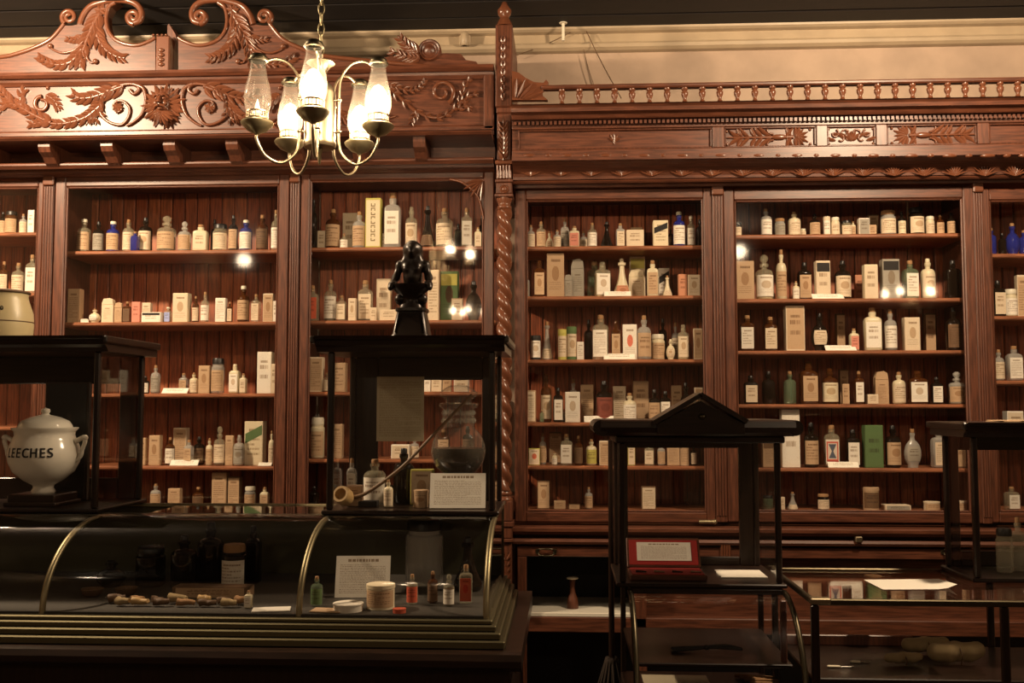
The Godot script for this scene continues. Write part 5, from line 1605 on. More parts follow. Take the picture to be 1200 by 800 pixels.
func left_counter() -> void:
	var xe := P(572, 728, ZF).x          # end of the bowed case
	var xs := -3.0
	# ---- the wooden counter below
	var xw := P(611, 772, -2.54).x
	var ct := thing("shop_counter", "dark wooden shop counter carrying the bowed brass showcase", "counter", Vector3((xs + xw) / 2.0, 0, -2.9))
	var yt := 0.905
	part(mb().run([Vector2(-3.4, yt - 0.05), Vector2(-2.56, yt - 0.05), Vector2(-2.54, yt - 0.036), Vector2(-2.53, yt - 0.018), Vector2(-2.54, yt - 0.004), Vector2(-2.56, yt), Vector2(-3.4, yt)], xs, xw), "worktop", M.wood_black_h, ct)
	part(mb().bx(Vector3(xs, 0, -3.36), Vector3(xw - 0.03, yt - 0.05, -2.6), 0.004), "carcass", M.wood_black_v, ct)
	for i in 4:
		var a := xs + 0.05 + i * 0.72
		part(mb().bx(Vector3(a, 0.1, -2.6), Vector3(a + 0.62, yt - 0.12, -2.588), 0.006), "front_panel", M.wood_black_v, ct)
	part(mb().ball(P(605, 783, -2.6), Vector3(0.009, 0.012, 0.012), 10, 6), "knob", M.brass, ct)

	# ---- the bowed showcase
	var sc := thing("bowed_showcase", "long brass-ribbed showcase with bowed glass front on the dark counter", "showcase", Vector3((xs + xe) / 2.0, yt, -2.95))
	# stepped base moulding with a mitred return at the end
	var st := [[ZF + 0.012, HC0 - 0.012, HC0], [ZF + 0.022, HC0 - 0.028, HC0 - 0.012], [ZF + 0.034, HC0 - 0.046, HC0 - 0.028], [ZF + 0.046, yt, HC0 - 0.046]]
	for i in 4:
		var o: float = st[i][0] - ZF
		part(mb().bx(Vector3(xs, st[i][1], ZV - 0.03), Vector3(xe + o, st[i][2], st[i][0]), 0.003), "base_moulding", M.brass_base, sc)
	part(mb().bx(Vector3(xs, HC0, ZV), Vector3(xe - 0.004, HC0 + 0.006, ZF - 0.006)), "case_floor", M.case_floor, sc)
	part(mb().bx(Vector3(xs, HC0 + 0.006, ZV), Vector3(xe - 0.006, HC1 - 0.012, ZV + 0.012)), "back_panel", M.case_back, sc)
	# ribs and curved panes
	var ribs := [P(-190, 720, ZF).x, P(47, 722, ZF).x, P(349, 724, ZF).x, xe - 0.006]
	for i in 4:
		var pts := []
		for k in 15:
			pts.append(bow(ribs[i], k / 14.0, -0.01))
		part(mb().tube(pts, 0.0085, -1, 8), "rib", M.brass_old, sc)
		if i < 3:
			var g := mb()
			var a: float = ribs[i]
			var b: float = ribs[i + 1]
			for k in 20:
				var p0 := bow(a, k / 20.0)
				var p1 := bow(a, (k + 1) / 20.0)
				var c := Vector3(0, HC0, ZU)
				var n0 := ((p0 - c) * Vector3(0, 1, 1)).normalized()
				var n1 := ((p1 - c) * Vector3(0, 1, 1)).normalized()
				g.quadn(p0, Vector3(b, p0.y, p0.z), Vector3(b, p1.y, p1.z), p1, n0, n0, n1, n1)
			part(g, "bowed_pane", M.case_glass, sc)
	# end pane
	var ol := [Vector2(ZV, HC0), Vector2(ZV, HC1)]
	for k in 13:
		var p := bow(0, k / 12.0)
		ol.append(Vector2(p.z, p.y))
	part(mb().run(ol, xe - 0.004, xe - 0.002), "end_pane", M.case_glass, sc)
	part(mb().bx(Vector3(xe - 0.012, HC0, ZV), Vector3(xe + 0.002, HC1, ZV + 0.016), 0.003), "end_post", M.brass_dark, sc)
	part(mb().bx(Vector3(xe - 0.012, HC1 - 0.01, ZV), Vector3(xe + 0.002, HC1, ZU), 0.003), "end_rail", M.brass_dark, sc)
	# top rails
	part(mb().bx(Vector3(xs, HC1 - 0.012, ZU - 0.02), Vector3(xe, HC1, ZU + 0.004), 0.004), "top_rail", M.brass_dark, sc)
	part(mb().bx(Vector3(xs, HC1 - 0.014, ZV), Vector3(xe, HC1, ZV + 0.02), 0.004), "top_rail", M.brass_old, sc)
	var x_gap0 := P(166, 600, ZU).x
	var x_gap1 := P(381, 600, ZU).x
	part(mb().quad_at(Vector3(x_gap0, HC1 - 0.004, ZV + 0.02), Vector3(x_gap1 - x_gap0, 0, 0), Vector3(0, 0, ZU - ZV - 0.04)), "top_pane", M.case_glass, sc)

	# ---- upper cases
	var cx0 := P(383, 500, ZU).x
	var cx1 := P(580, 500, ZU).x
	upper_case("counter_case", "glazed dark wood counter case holding the long clay pipe", cx0, cx1, HC1 + 0.0006, 1.686, ZU, ZV, 0.075, 0.045, 0.075, 0.05)
	var lx1 := P(115, 500, ZU).x
	upper_case("counter_case", "glazed dark wood counter case holding the leech jar", lx1 - 0.62, lx1, HC1 + 0.0006, 1.69, ZU, ZV, 0.09, 0.06, 0.09, 0.07)
	leech_jar()
	crock()
	statuette()
	pipe_case()
	bowed_case_goods()

func leech_jar() -> void:
	var y0 := HC1 + 0.0135
	var c := P(53, 500, -3.07)
	var s := 3.07 / FPX
	var ped := thing("jar_pedestal", "low black pedestal block under the white leech jar", "pedestal", Vector3(c.x, y0, -3.07))
	var yp := P(53, 577, -3.07).y
	part(mb().bx(Vector3(c.x - 0.075, y0, -3.145), Vector3(c.x + 0.075, yp, -2.995), 0.004), "block", M.wood_black_h, ped)
	part(mb().bx(Vector3(c.x - 0.083, y0, -3.153), Vector3(c.x + 0.083, y0 + 0.012, -2.987), 0.003), "foot", M.wood_black_h, ped)
	var j := thing("leech_jar", "white china apothecary jar lettered LEECHES with knobbed lid", "jar", Vector3(c.x, yp, -3.07), "", true)
	var H := P(53, 477, -3.07).y - yp
	var prof := [Vector3(0, 0, 0), Vector3(0.034, 0, 0), Vector3(0.036, 0.006, 0), Vector3(0.03, 0.016, 0), Vector3(0.032, 0.024, 0), Vector3(0.06, 0.04, 0), Vector3(0.09, 0.066, 0), Vector3(0.104, 0.096, 0), Vector3(0.108, 0.118, 0), Vector3(0.104, 0.142, 0), Vector3(0.094, 0.164, 0), Vector3(0.088, 0.18, 0), Vector3(0.09, 0.192, 0), Vector3(0.098, 0.2, 0), Vector3(0.098, 0.204, 0), Vector3(0.085, 0.204, 0)]
	part(mb().lathe(prof, 48), "jar_body", M.china, j)
	var lid := part(mb().lathe([Vector3(0.082, 0.203, 0), Vector3(0.078, 0.213, 0), Vector3(0.07, 0.224, 0), Vector3(0.045, 0.236, 0), Vector3(0.02, 0.242, 0)], 40), "lid", M.china, j)
	part(mb().lathe([Vector3(0.02, 0.24, 0), Vector3(0.01, 0.247, 0), Vector3(0.014, 0.254, 0), Vector3(0.012, 0.262, 0), Vector3(0, 0.266, 0)], 18), "knob", M.china, lid)
	for sg in [-1.0, 1.0]:
		var pts := spline([Vector3(0.1 * sg, 0.16, 0), Vector3(0.124 * sg, 0.172, 0), Vector3(0.13 * sg, 0.16, 0), Vector3(0.122 * sg, 0.135, 0), Vector3(0.118 * sg, 0.115, 0), Vector3(0.104 * sg, 0.1, 0)], 5)
		var hb := mb().tube(pts, 0.008, 0.006, 8)
		hb.ball(Vector3(0.128 * sg, 0.172, 0), Vector3(0.012, 0.01, 0.01), 10, 6)
		part(hb, "handle", M.china, j)
	# lettering bent round the belly
	var tm := TextMesh.new()
	tm.text = "LEECHES"
	var sf := SystemFont.new()
	sf.font_names = PackedStringArray(["Droid Sans"])
	sf.font_weight = 800
	tm.font = sf
	tm.font_size = 16
	tm.pixel_size = 0.0019
	tm.depth = 0.001
	var arr := tm.surface_get_arrays(0) if tm.get_surface_count() > 0 else []
	if arr.size():
		var b := mb()
		var vs: PackedVector3Array = arr[Mesh.ARRAY_VERTEX]
		var ix: PackedInt32Array = arr[Mesh.ARRAY_INDEX]
		var wide := 0.0
		for v in vs:
			wide = maxf(wide, absf(v.x))
		var f := 0.078 / maxf(wide, 0.001)
		var bent := func(v: Vector3) -> Vector3:
			var yy := 0.127 + v.y * f
			var rr := 0.1085 - 4.0 * pow(yy - 0.118, 2.0) * 1.6 + v.z * 0.6
			var a := v.x * f / 0.1085
			return Vector3(sin(a) * rr, yy, cos(a) * rr)
		for k in range(0, ix.size(), 3):
			var q := [bent.call(vs[ix[k]]), bent.call(vs[ix[k + 1]]), bent.call(vs[ix[k + 2]])]
			var nn: Vector3 = ((q[0] + q[1] + q[2]) / 3.0 * Vector3(1, 0, 1)).normalized()
			b.tri(q[0], q[1], q[2], nn, nn, nn)
		part(b, "lettering", M.ink, j)
	else:
		print("no text mesh")
	# framed dark picture leaning behind the jar
	var a0 := P(53, 446, -3.2)
	var a1 := P(104, 533, -3.2)
	var fr := thing("framed_picture", "dark framed print of figures standing behind the leech jar", "picture", Vector3((a0.x + a1.x) / 2.0, HC1 + 0.0135, -3.2))
	part(mb().bx(Vector3(a0.x, HC1 + 0.0135, -3.215), Vector3(a1.x, a0.y, -3.2), 0.004), "frame", M.wood_black_v, fr)
	part(mb().bx(Vector3(a0.x + 0.012, HC1 + 0.03, -3.2), Vector3(a1.x - 0.012, a0.y - 0.012, -3.198)), "print", M.dark_print, fr)

func crock() -> void:
	var y0 := 1.736
	var c := P(2, 370, -3.1)
	var H := P(2, 342, -3.1).y - y0
	var R := 0.093
	var t := thing("stoneware_crock", "buff stoneware crock with dark cover standing on the leech-jar case", "crock", Vector3(c.x, y0, -3.1), "", true)
	part(mb().lathe([Vector3(0, 0, 0), Vector3(R * 0.97, 0, 0), Vector3(R, 0.006, 0), Vector3(R * 1.02, H * 0.3, 0), Vector3(R * 1.0, H * 0.55, 0), Vector3(R * 0.86, H * 0.8, 0), Vector3(R * 0.82, H * 0.9, 0), Vector3(R * 0.84, H * 0.97, 0), Vector3(R * 0.7, H * 0.98, 0)], 40), "body", M.stoneware, t)
	part(mb().lathe([Vector3(R * 0.84, H * 0.955, 0), Vector3(R * 0.9, H * 0.97, 0), Vector3(R * 0.9, H, 0), Vector3(R * 0.6, H * 1.04, 0), Vector3(0, H * 1.05, 0)], 36), "cover", M.leather, t)
	part(mb().lathe([Vector3(R * 1.026, H * 0.36, 0), Vector3(R * 1.03, H * 0.37, 0), Vector3(R * 1.024, H * 0.38, 0)], 40), "incised_line", M.leather, t)
	for q in [[0.4, 0.62], [0.52, 0.62]]:      # remains of a stamped mark
		var a: float = q[0]
		var pts := []
		for k in 9:
			var th := TAU * k / 8.0
			var aa := a + 0.04 * cos(th)
			pts.append(Vector3(sin(aa) * R * 0.985, H * q[1] + 0.006 * sin(th), cos(aa) * R * 0.985))
		part(mb().tube(pts, 0.0016, -1, 5), "stamped_mark", M.ink, t)

# a smooth body from tapered bones, as one closed surface
func flesh(bones: Array, lo: Vector3, hi: Vector3, cell: float, k: float) -> MB:
	var nx := int(ceil((hi.x - lo.x) / cell)) + 1
	var ny := int(ceil((hi.y - lo.y) / cell)) + 1
	var nz := int(ceil((hi.z - lo.z) / cell)) + 1
	var f := PackedFloat32Array()
	f.resize(nx * ny * nz)
	var at := func(p: Vector3) -> float:
		var d := 1.0
		for b in bones:
			var a: Vector3 = b[0]
			var c: Vector3 = b[1]
			var ab := c - a
			var t := clampf((p - a).dot(ab) / maxf(ab.length_squared(), 1e-9), 0.0, 1.0)
			var e := p.distance_to(a + ab * t) - lerpf(b[2], b[3], t)
			var h := maxf(k - absf(d - e), 0.0) / k
			d = minf(d, e) - h * h * k * 0.25
		return d
	for i in nx:
		for j in ny:
			for l in nz:
				f[(i * ny + j) * nz + l] = at.call(lo + Vector3(i, j, l) * cell)
	var vert := {}
	var out := mb()
	var corner := [[0, 0, 0], [1, 0, 0], [0, 1, 0], [1, 1, 0], [0, 0, 1], [1, 0, 1], [0, 1, 1], [1, 1, 1]]
	var edge := [[0, 1], [2, 3], [4, 5], [6, 7], [0, 2], [1, 3], [4, 6], [5, 7], [0, 4], [1, 5], [2, 6], [3, 7]]
	for i in nx - 1:
		for j in ny - 1:
			for l in nz - 1:
				var v := []
				var neg := 0
				for c in corner:
					var x := f[((i + c[0]) * ny + j + c[1]) * nz + l + c[2]]
					v.append(x)
					if x < 0.0:
						neg += 1
				if neg == 0 or neg == 8:
					continue
				var s := Vector3.ZERO
				var n := 0
				for e in edge:
					var a: float = v[e[0]]
					var b: float = v[e[1]]
					if (a < 0.0) != (b < 0.0):
						var t := a / (a - b)
						var ca: Array = corner[e[0]]
						var cb: Array = corner[e[1]]
						s += Vector3(ca[0], ca[1], ca[2]).lerp(Vector3(cb[0], cb[1], cb[2]), t)
						n += 1
				var p := lo + (Vector3(i, j, l) + s / n) * cell
				var e := cell * 0.5
				var g := Vector3(at.call(p + Vector3(e, 0, 0)) - at.call(p - Vector3(e, 0, 0)), at.call(p + Vector3(0, e, 0)) - at.call(p - Vector3(0, e, 0)), at.call(p + Vector3(0, 0, e)) - at.call(p - Vector3(0, 0, e))).normalized()
				vert[Vector3i(i, j, l)] = [p, g]
	for i in range(1, nx - 1):
		for j in range(1, ny - 1):
			for l in range(1, nz - 1):
				var a := f[(i * ny + j) * nz + l] < 0.0
				for ax in 3:
					var d := Vector3i.ZERO
					d[ax] = 1
					var b := f[((i + d.x) * ny + j + d.y) * nz + l + d.z] < 0.0
					if a == b:
						continue
					var u := Vector3i.ZERO
					var w := Vector3i.ZERO
					u[(ax + 1) % 3] = 1
					w[(ax + 2) % 3] = 1
					var o := Vector3i(i, j, l)
					var q := [o - u - w, o - w, o, o - u]
					if q.all(func(key): return vert.has(key)):
						var r := []
						for key in q:
							r.append(vert[key])
						out.quadn(r[0][0], r[1][0], r[2][0], r[3][0], r[0][1], r[1][1], r[2][1], r[3][1])
	return out

func statuette() -> void:
	var z := -3.1
	var y0 := 1.7325
	var c := P(483, 393, z)
	var t := thing("bronze_statuette", "dark bronze kneeling figure holding a shallow bowl, on a tapered plinth", "statuette", Vector3(c.x, y0, z), "", true)
	var ph := P(483, 362, z).y - y0
	# tapered plinth with raised border
	var lo := 0.066
	var hi := 0.05
	var pl := mb()
	pl.lathe([Vector3(lo * 1.04, 0, 1), Vector3(lo * 1.04, 0.01, 1), Vector3(lo * 0.96, 0.014, 1), Vector3(hi * 0.98, ph - 0.012, 1), Vector3(hi * 1.08, ph - 0.009, 1), Vector3(hi * 1.08, ph, 1), Vector3(0, ph, 0)], 32, Vector3.ZERO, 0.9, 0.9)
	var plo := part(pl, "plinth", M.bronze, t)
	var fb := mb()
	for s in [-1.0, 1.0]:
		fb.tube([Vector3(0.046 * s, 0.02, 0.054), Vector3(0.036 * s, ph - 0.016, 0.044)], 0.0018, -1, 5)
	fb.tube([Vector3(-0.046, 0.02, 0.054), Vector3(0.046, 0.02, 0.054)], 0.0018, -1, 5)
	fb.tube([Vector3(-0.036, ph - 0.016, 0.044), Vector3(0.036, ph - 0.016, 0.044)], 0.0018, -1, 5)
	part(fb, "border", M.bronze, plo)
	var bones := []
	var A := func(p: Array, q: Array, r0: float, r1: float) -> void: bones.append([Vector3(p[0], p[1], p[2]), Vector3(q[0], q[1], q[2]), r0, r1])
	A.call([0, 0.192, 0.004], [0, 0.188, 0.006], 0.0255, 0.025)       # crown of the hair
	A.call([0, 0.186, 0.016], [0, 0.172, 0.02], 0.016, 0.012)         # face
	A.call([0, 0.184, 0.031], [0, 0.177, 0.034], 0.003, 0.004)        # nose
	for s in [-1.0, 1.0]:
		A.call([s * 0.017, 0.19, 0.002], [s * 0.022, 0.152, 0.01], 0.012, 0.0085)     # hair falling to the chest
		A.call([s * 0.016, 0.19, -0.008], [s * 0.018, 0.155, -0.014], 0.013, 0.012)
		A.call([s * 0.012, 0.146, -0.004], [s * 0.038, 0.14, -0.002], 0.02, 0.014)  # shoulder
		A.call([s * 0.04, 0.138, -0.002], [s * 0.052, 0.098, 0.006], 0.0125, 0.0105)  # upper arm
		A.call([s * 0.052, 0.098, 0.006], [s * 0.059, 0.074, 0.038], 0.0105, 0.0075)  # forearm
		A.call([s * 0.059, 0.072, 0.04], [s * 0.06, 0.064, 0.052], 0.008, 0.006)    # hand on the rim
		for q in 4:      # fingers curled over the rim
			A.call([s * (0.06 - 0.001 * q), 0.07, 0.04 + 0.0045 * q], [s * (0.063 - 0.001 * q), 0.06, 0.043 + 0.0045 * q], 0.0032, 0.0026)
		A.call([s * 0.055, 0.076, 0.046], [s * 0.046, 0.0795, 0.052], 0.0034, 0.0028)   # thumb along the top
		A.call([s * 0.02, 0.036, -0.03], [s * 0.034, 0.03, 0.026], 0.022, 0.016)    # thigh
		A.call([s * 0.034, 0.026, 0.028], [s * 0.026, 0.012, -0.03], 0.014, 0.011)  # shin under it
		A.call([s * 0.026, 0.011, -0.03], [s * 0.026, 0.008, -0.05], 0.01, 0.007)   # foot
		A.call([s * 0.015, 0.128, 0.014], [s * 0.015, 0.124, 0.016], 0.014, 0.013)  # chest
	A.call([0, 0.15, -0.004], [0, 0.1, 0.0], 0.028, 0.026)
	A.call([0, 0.1, 0.0], [0, 0.045, -0.018], 0.026, 0.03)
	A.call([0, 0.165, 0.004], [0, 0.15, 0.0], 0.012, 0.014)
	var body := flesh(bones, Vector3(-0.078, -0.004, -0.066), Vector3(0.078, 0.218, 0.066), 0.0038, 0.012)
	for i in body.v.size():
		body.v[i] += Vector3(0, ph, 0)
	part(body, "figure", M.bronze, t)
	part(mb().lathe([Vector3(0.0, ph, 0), Vector3(0.036, ph, 0), Vector3(0.034, ph + 0.008, 0), Vector3(0.028, ph + 0.02, 0), Vector3(0.03, ph + 0.034, 0), Vector3(0.05, ph + 0.05, 0), Vector3(0.066, ph + 0.066, 0), Vector3(0.068, ph + 0.074, 0), Vector3(0.062, ph + 0.072, 0), Vector3(0.03, ph + 0.062, 0), Vector3(0, ph + 0.06, 0)], 32, Vector3(0, 0, 0.03), 1.0, 0.6), "offering_bowl", M.bronze, t)

func glassware(called: String, label: String, cat: String, px: float, z: float, y0: float) -> Node3D:
	var c := P(px, 500, z)
	c = P(px, pix_y(c.x, y0, z), z)
	return thing(called, label, cat, Vector3(c.x, y0 + 0.0006, z), "", true)

func pipe_case() -> void:
	var y0 := HC1 + 0.0135
	# great stoppered globe jar
	var z := -3.14
	var s := 3.14 / FPX
	var j := glassware("globe_jar", "large clear glass globe jar with cut neck and faceted stopper lid", "jar", 537, z, y0)
	var yy := func(py: float) -> float: return P(537, py, z).y - y0
	var R := 32.0 * s
	var cyy: float = yy.call(528)
	var prof := [Vector3(0, 0, 0), Vector3(0.045, 0, 0), Vector3(0.05, 0.006, 0), Vector3(0.034, 0.014, 0)]
	for k in 11:
		var a := lerpf(-1.05, 0.98, k / 10.0)
		prof.append(Vector3(R * cos(a), cyy + R * sin(a) * 1.02, 0))
	var sh: float = prof[-1].y
	prof.append_array([Vector3(R * 0.58, yy.call(496), 0), Vector3(R * 0.6, yy.call(490), 0), Vector3(R * 0.55, yy.call(486), 0), Vector3(R * 0.56, yy.call(480), 0), Vector3(R * 0.72, yy.call(476), 0), Vector3(R * 0.72, yy.call(473), 0), Vector3(R * 0.5, yy.call(472), 0)])
	part(mb().lathe(prof, 40), "jar_body", M.gClear, j)
	var cut := mb()
	for k in 20:
		var a := TAU * k / 20.0
		for q in [[yy.call(493.0), 0.585], [yy.call(484.0), 0.565]]:
			cut.ball(Vector3(sin(a) * R * q[1], q[0], cos(a) * R * q[1]), Vector3(0.006, 0.009, 0.006), 6, 4)
	part(cut, "cut_facets", M.gClear, j)
	part(mb().lathe([Vector3(R * 0.46, yy.call(474), 0), Vector3(R * 0.46, yy.call(469), 0), Vector3(R * 0.68, yy.call(464), 0), Vector3(R * 0.7, yy.call(460), 0), Vector3(R * 0.5, yy.call(455), 0), Vector3(R * 0.3, yy.call(452), 0), Vector3(0, yy.call(451.5), 0)], 24), "stopper_lid", M.gClear, j)
	var dregs := mb()
	var dp := [Vector3(0, 0.016, 0)]
	for k in 6:
		var a := lerpf(-1.0, 0.1, k / 5.0)
		dp.append(Vector3(R * 0.96 * cos(a), cyy + R * sin(a) * 0.97, 0))
	dp.append(Vector3(0, dp[-1].y, 0))
	part(dregs.lathe(dp, 32), "contents", M.dregs, j)

	# long clay pipe
	var b0 := P(404, 591, -3.0)
	var bt := thing("clay_pipe", "long-stemmed pale clay pipe propped diagonally across the case", "pipe", Vector3(b0.x, y0, -3.0))
	var bowl := mb().lathe([Vector3(0.0, -0.02, 0), Vector3(0.02, -0.016, 0), Vector3(0.027, 0.0, 0), Vector3(0.028, 0.022, 0), Vector3(0.025, 0.036, 0), Vector3(0.018, 0.036, 0), Vector3(0.016, 0.01, 0), Vector3(0, 0.004, 0)], 20)
	var tilt := Transform3D(Basis(Vector3(1, 0, 0), 1.15) * Basis(Vector3(0, 0, 1), 0.25), Vector3(b0.x, y0 + 0.031, -3.01))
	for i in bowl.v.size():
		bowl.v[i] = tilt * bowl.v[i]
		bowl.n[i] = (tilt.basis * bowl.n[i]).normalized()
	part(bowl, "bowl", M.clay, bt)
	part(mb().tube(spline([Vector3(b0.x + 0.012, y0 + 0.03, -3.024), P(430, 577, -3.03), P(470, 548, -3.04), P(510, 507, -3.05), P(553, 462, -3.06)], 6), 0.0062, 0.004, 8), "stem", M.clay_dark, bt)

	# text page fixed on the back door frame
	var p0 := P(441, 441, ZV + 0.03)
	var p1 := P(496, 517, ZV + 0.03)
	var pg := thing("text_page", "tall page of close print hanging behind the globe jar", "page", Vector3((p0.x + p1.x) / 2.0, p1.y, ZV + 0.018))
	part(mb().bx(Vector3(p0.x, p1.y, ZV + 0.0165), Vector3(p1.x, p0.y, ZV + 0.0185)), "sheet", M.page, pg)
	# leaning card
	var cw := 0.168
	var cc := P(536, 604, -3.0)
	var ctg := thing("text_card", "white printed card leaning in front of the globe jar", "card", Vector3(cc.x, y0, -3.0))
	var tr := Transform3D(Basis(Vector3.UP, 0.05) * Basis(Vector3.RIGHT, -0.35), Vector3(cc.x, y0 + 0.002, -3.0))
	part(mb().bx(Vector3(-cw / 2, 0, -0.001), Vector3(cw / 2, 0.108, 0.001), 0.0, tr), "sheet", M.card, ctg)

	var small := [
		["drug_bottle", "round clear bottle with oval white label behind the clay pipe", 439, -3.14, 26, 52, "b", "C", "w", 2],
		["dark_bottle", "black glass bottle with glass stopper standing in the pipe case", 473, -3.16, 24, 64, "b", "K", "n", 0],
		["small_vial", "small cream labelled vial beside the pipe stem", 455, -3.03, 11, 32, "b", "O", "c", 2],
		["pale_bottle", "tall pale bottle beside the front post of the pipe case", 412, -3.16, 11, 52, "s", "S", "w", 2],
		["wooden_box", "small brown wooden box behind the pipe bowl", 416, -3.06, 18, 24, "x", "u", "t", 2],
		["yellow_box", "mottled yellow cardboard box in the pipe case", 495, -3.14, 26, 40, "x", "y", "c", 3],
		["ointment_pot", "squat tan ointment pot beside the printed card", 493, -3.04, 17, 20, "t", "t", "t", 3],
		["low_tin", "low dark tin on the floor of the pipe case", 432, -3.06, 22, 6, "x", "k", "k", 2]]
	for q in small:
		var t := glassware(q[0], q[1], "bottle" if q[6] in ["b", "s"] else "box", q[2], q[3], y0)
		var m: float = absf(q[3]) / FPX
		make_good(t, q[6], q[4] * m, q[5] * m, q[4] * m * (0.7 if q[6] == "x" else 1.0), q[7], q[8], q[9])

func bowed_case_goods() -> void:
	var y0 := HC0 + 0.006
	# kind, label, px, z, width px, height px, kind code, glass, label colour, style
	var rows := [
		["dark_bottle", "black glass bottle with square shoulders in the bowed showcase", 215, -2.98, 30, 62, "b", "K", "n", 0],
		["dark_bottle", "broad black bottle beside the labelled drug jar in bowed showcase", 246, -3.06, 30, 72, "b", "K", "n", 0],
		["drug_jar", "black drug jar with white lettered label in the bowed showcase", 274, -2.98, 28, 52, "j", "K", "w", 1],
		["dark_bottle", "tall dark bottle behind the labelled drug jar in bowed showcase", 296, -3.08, 18, 66, "s", "K", "n", 0],
		["iron_mortar", "squat black mortar pot near the curved rib in bowed showcase", 130, -3.0, 34, 30, "r", "K", "n", 0],
		["dark_jar", "wide black jar in the middle of the bowed showcase", 176, -3.02, 34, 46, "j", "K", "n", 0],
		["small_vial", "small pale vial lying near the paper slip in bowed showcase", 291, -2.7, 9, 20, "s", "O", "w", 2],
		["green_bottle", "small green bottle beside the printed card in bowed showcase", 371, -2.74, 14, 34, "b", "G", "g", 2],
		["specimen_jar", "large tall clear jar with black lid in bowed showcase", 497, -3.08, 44, 76, "j", "S", "n", 0],
		["poison_bottle", "black conical bottle at the showcase end", 548, -3.0, 34, 60, "e", "K", "n", 0],
		["small_vial", "clear vial with orange label beside the octagonal box", 483, -2.78, 13, 34, "b", "C", "o", 2],
		["small_vial", "amber vial between the clear vials in bowed showcase", 507, -2.8, 12, 36, "b", "A", "u", 2],
		["small_vial", "clear stoppered vial with white collar near the showcase end", 526, -2.76, 13, 36, "d", "C", "w", 2],
		["small_vial", "red and white labelled vial at the showcase end", 546, -2.8, 15, 44, "s", "C", "o", 4],
		["octagonal_box", "cream octagonal pill box with lid in the bowed showcase", 446, -2.72, 32, 28, "t", "e", "t", 1],
		["pill_box", "low white round pill box beside the octagonal box", 408, -2.68, 34, 9, "t", "w", "r", 2],
		["tan_tablet_box", "small orange round box at the showcase foot", 468, -2.66, 15, 5, "t", "o", "o", 2],
		["low_crate", "low wooden tray at the back of the bowed showcase", 250, -2.86, 90, 12, "x", "u", "t", 2]]
	for q in rows:
		var t := glassware(q[0], q[1], "bottle" if q[6] in ["b", "s", "e", "d"] else ("jar" if q[6] in ["j", "r"] else "box"), q[2], q[3], y0)
		var m: float = absf(q[3]) / FPX
		make_good(t, q[6], q[4] * m, q[5] * m, q[4] * m if q[6] != "x" else 0.06, q[7], q[8], q[9])
	# printed card
	var c := P(424, 712, -2.86)
	var cd := thing("text_card", "cream typed card standing inside the bowed showcase", "card", Vector3(c.x, y0, -2.86))
	part(mb().bx(Vector3(-0.078, 0, -0.001), Vector3(0.078, 0.118, 0.001), 0.0, Transform3D(Basis(Vector3.UP, 0.08) * Basis(Vector3.RIGHT, -0.3), Vector3(c.x, y0 + 0.001, -2.86))), "sheet", M.card, cd)
	# loose papers
	for q in [[318, 715, 0.1, 0.055, 0.2, "folded cream paper slip lying by the second rib"], [384, 716, 0.085, 0.05, -0.1, "tan notebook lying beside the second rib"]]:
		var p := PH(q[0], q[1], y0)
		var t := thing("paper_slip", q[5], "paper", Vector3(p.x, y0, p.z))
		part(mb().bx(Vector3(-q[2] / 2, 0, -q[3] / 2), Vector3(q[2] / 2, 0.004, q[3] / 2), 0.001, Transform3D(Basis(Vector3.UP, q[4]), Vector3(p.x, y0 + 0.0005, p.z))), "sheet", M.paper if q[4] > 0 else plain("t"), t)
	# dried roots and bark, laid in a row along the glass
	var r := RandomNumberGenerator.new()
	r.seed = 5
	var px := 112.0
	var n := 0
	var kinds := ["dried brown root", "gnarled grey root", "rolled bark strip", "dried ochre tuber", "wrinkled dark root"]
	while px < 282.0:
		var len_ := r.randf_range(0.03, 0.055)
		var p := PH(px, 718, y0)
		p.z = -2.745 + 0.036 * (n % 2)
		var t := thing("dried_root", "%s, %s along the glass in bowed showcase" % [kinds[n % 5], ORD[n]], "root", Vector3(p.x, y0, p.z), "dried roots in the bowed showcase")
		var rr := r.randf_range(0.009, 0.0135)
		var q := []
		for k in 5:
			q.append(Vector3(p.x - len_ / 2 + len_ * k / 4.0, y0 + rr + r.randf_range(0, 0.004), p.z + r.randf_range(-0.004, 0.004)))
		part(mb().tube(spline(q, 4), rr, rr * 0.6, 9), "root", [M.leather, M.cloth, M.cork, M.clay, M.leather][n % 5], t)
		px += len_ * FPX / 2.74 - 4.0
		n += 1
	# two shallow gallipots
	for q in [[108, -2.84, "brown shallow bowl beside the dried roots"], [148, -2.86, "brown rounded bowl behind the dried roots"]]:
		var t := glassware("shallow_bowl", q[2], "bowl", q[0], q[1], y0)
		part(mb().lathe([Vector3(0, 0, 0), Vector3(0.016, 0, 0), Vector3(0.026, 0.008, 0), Vector3(0.032, 0.022, 0), Vector3(0.029, 0.023, 0), Vector3(0.02, 0.01, 0), Vector3(0, 0.006, 0)], 20), "bowl", M.leather, t)

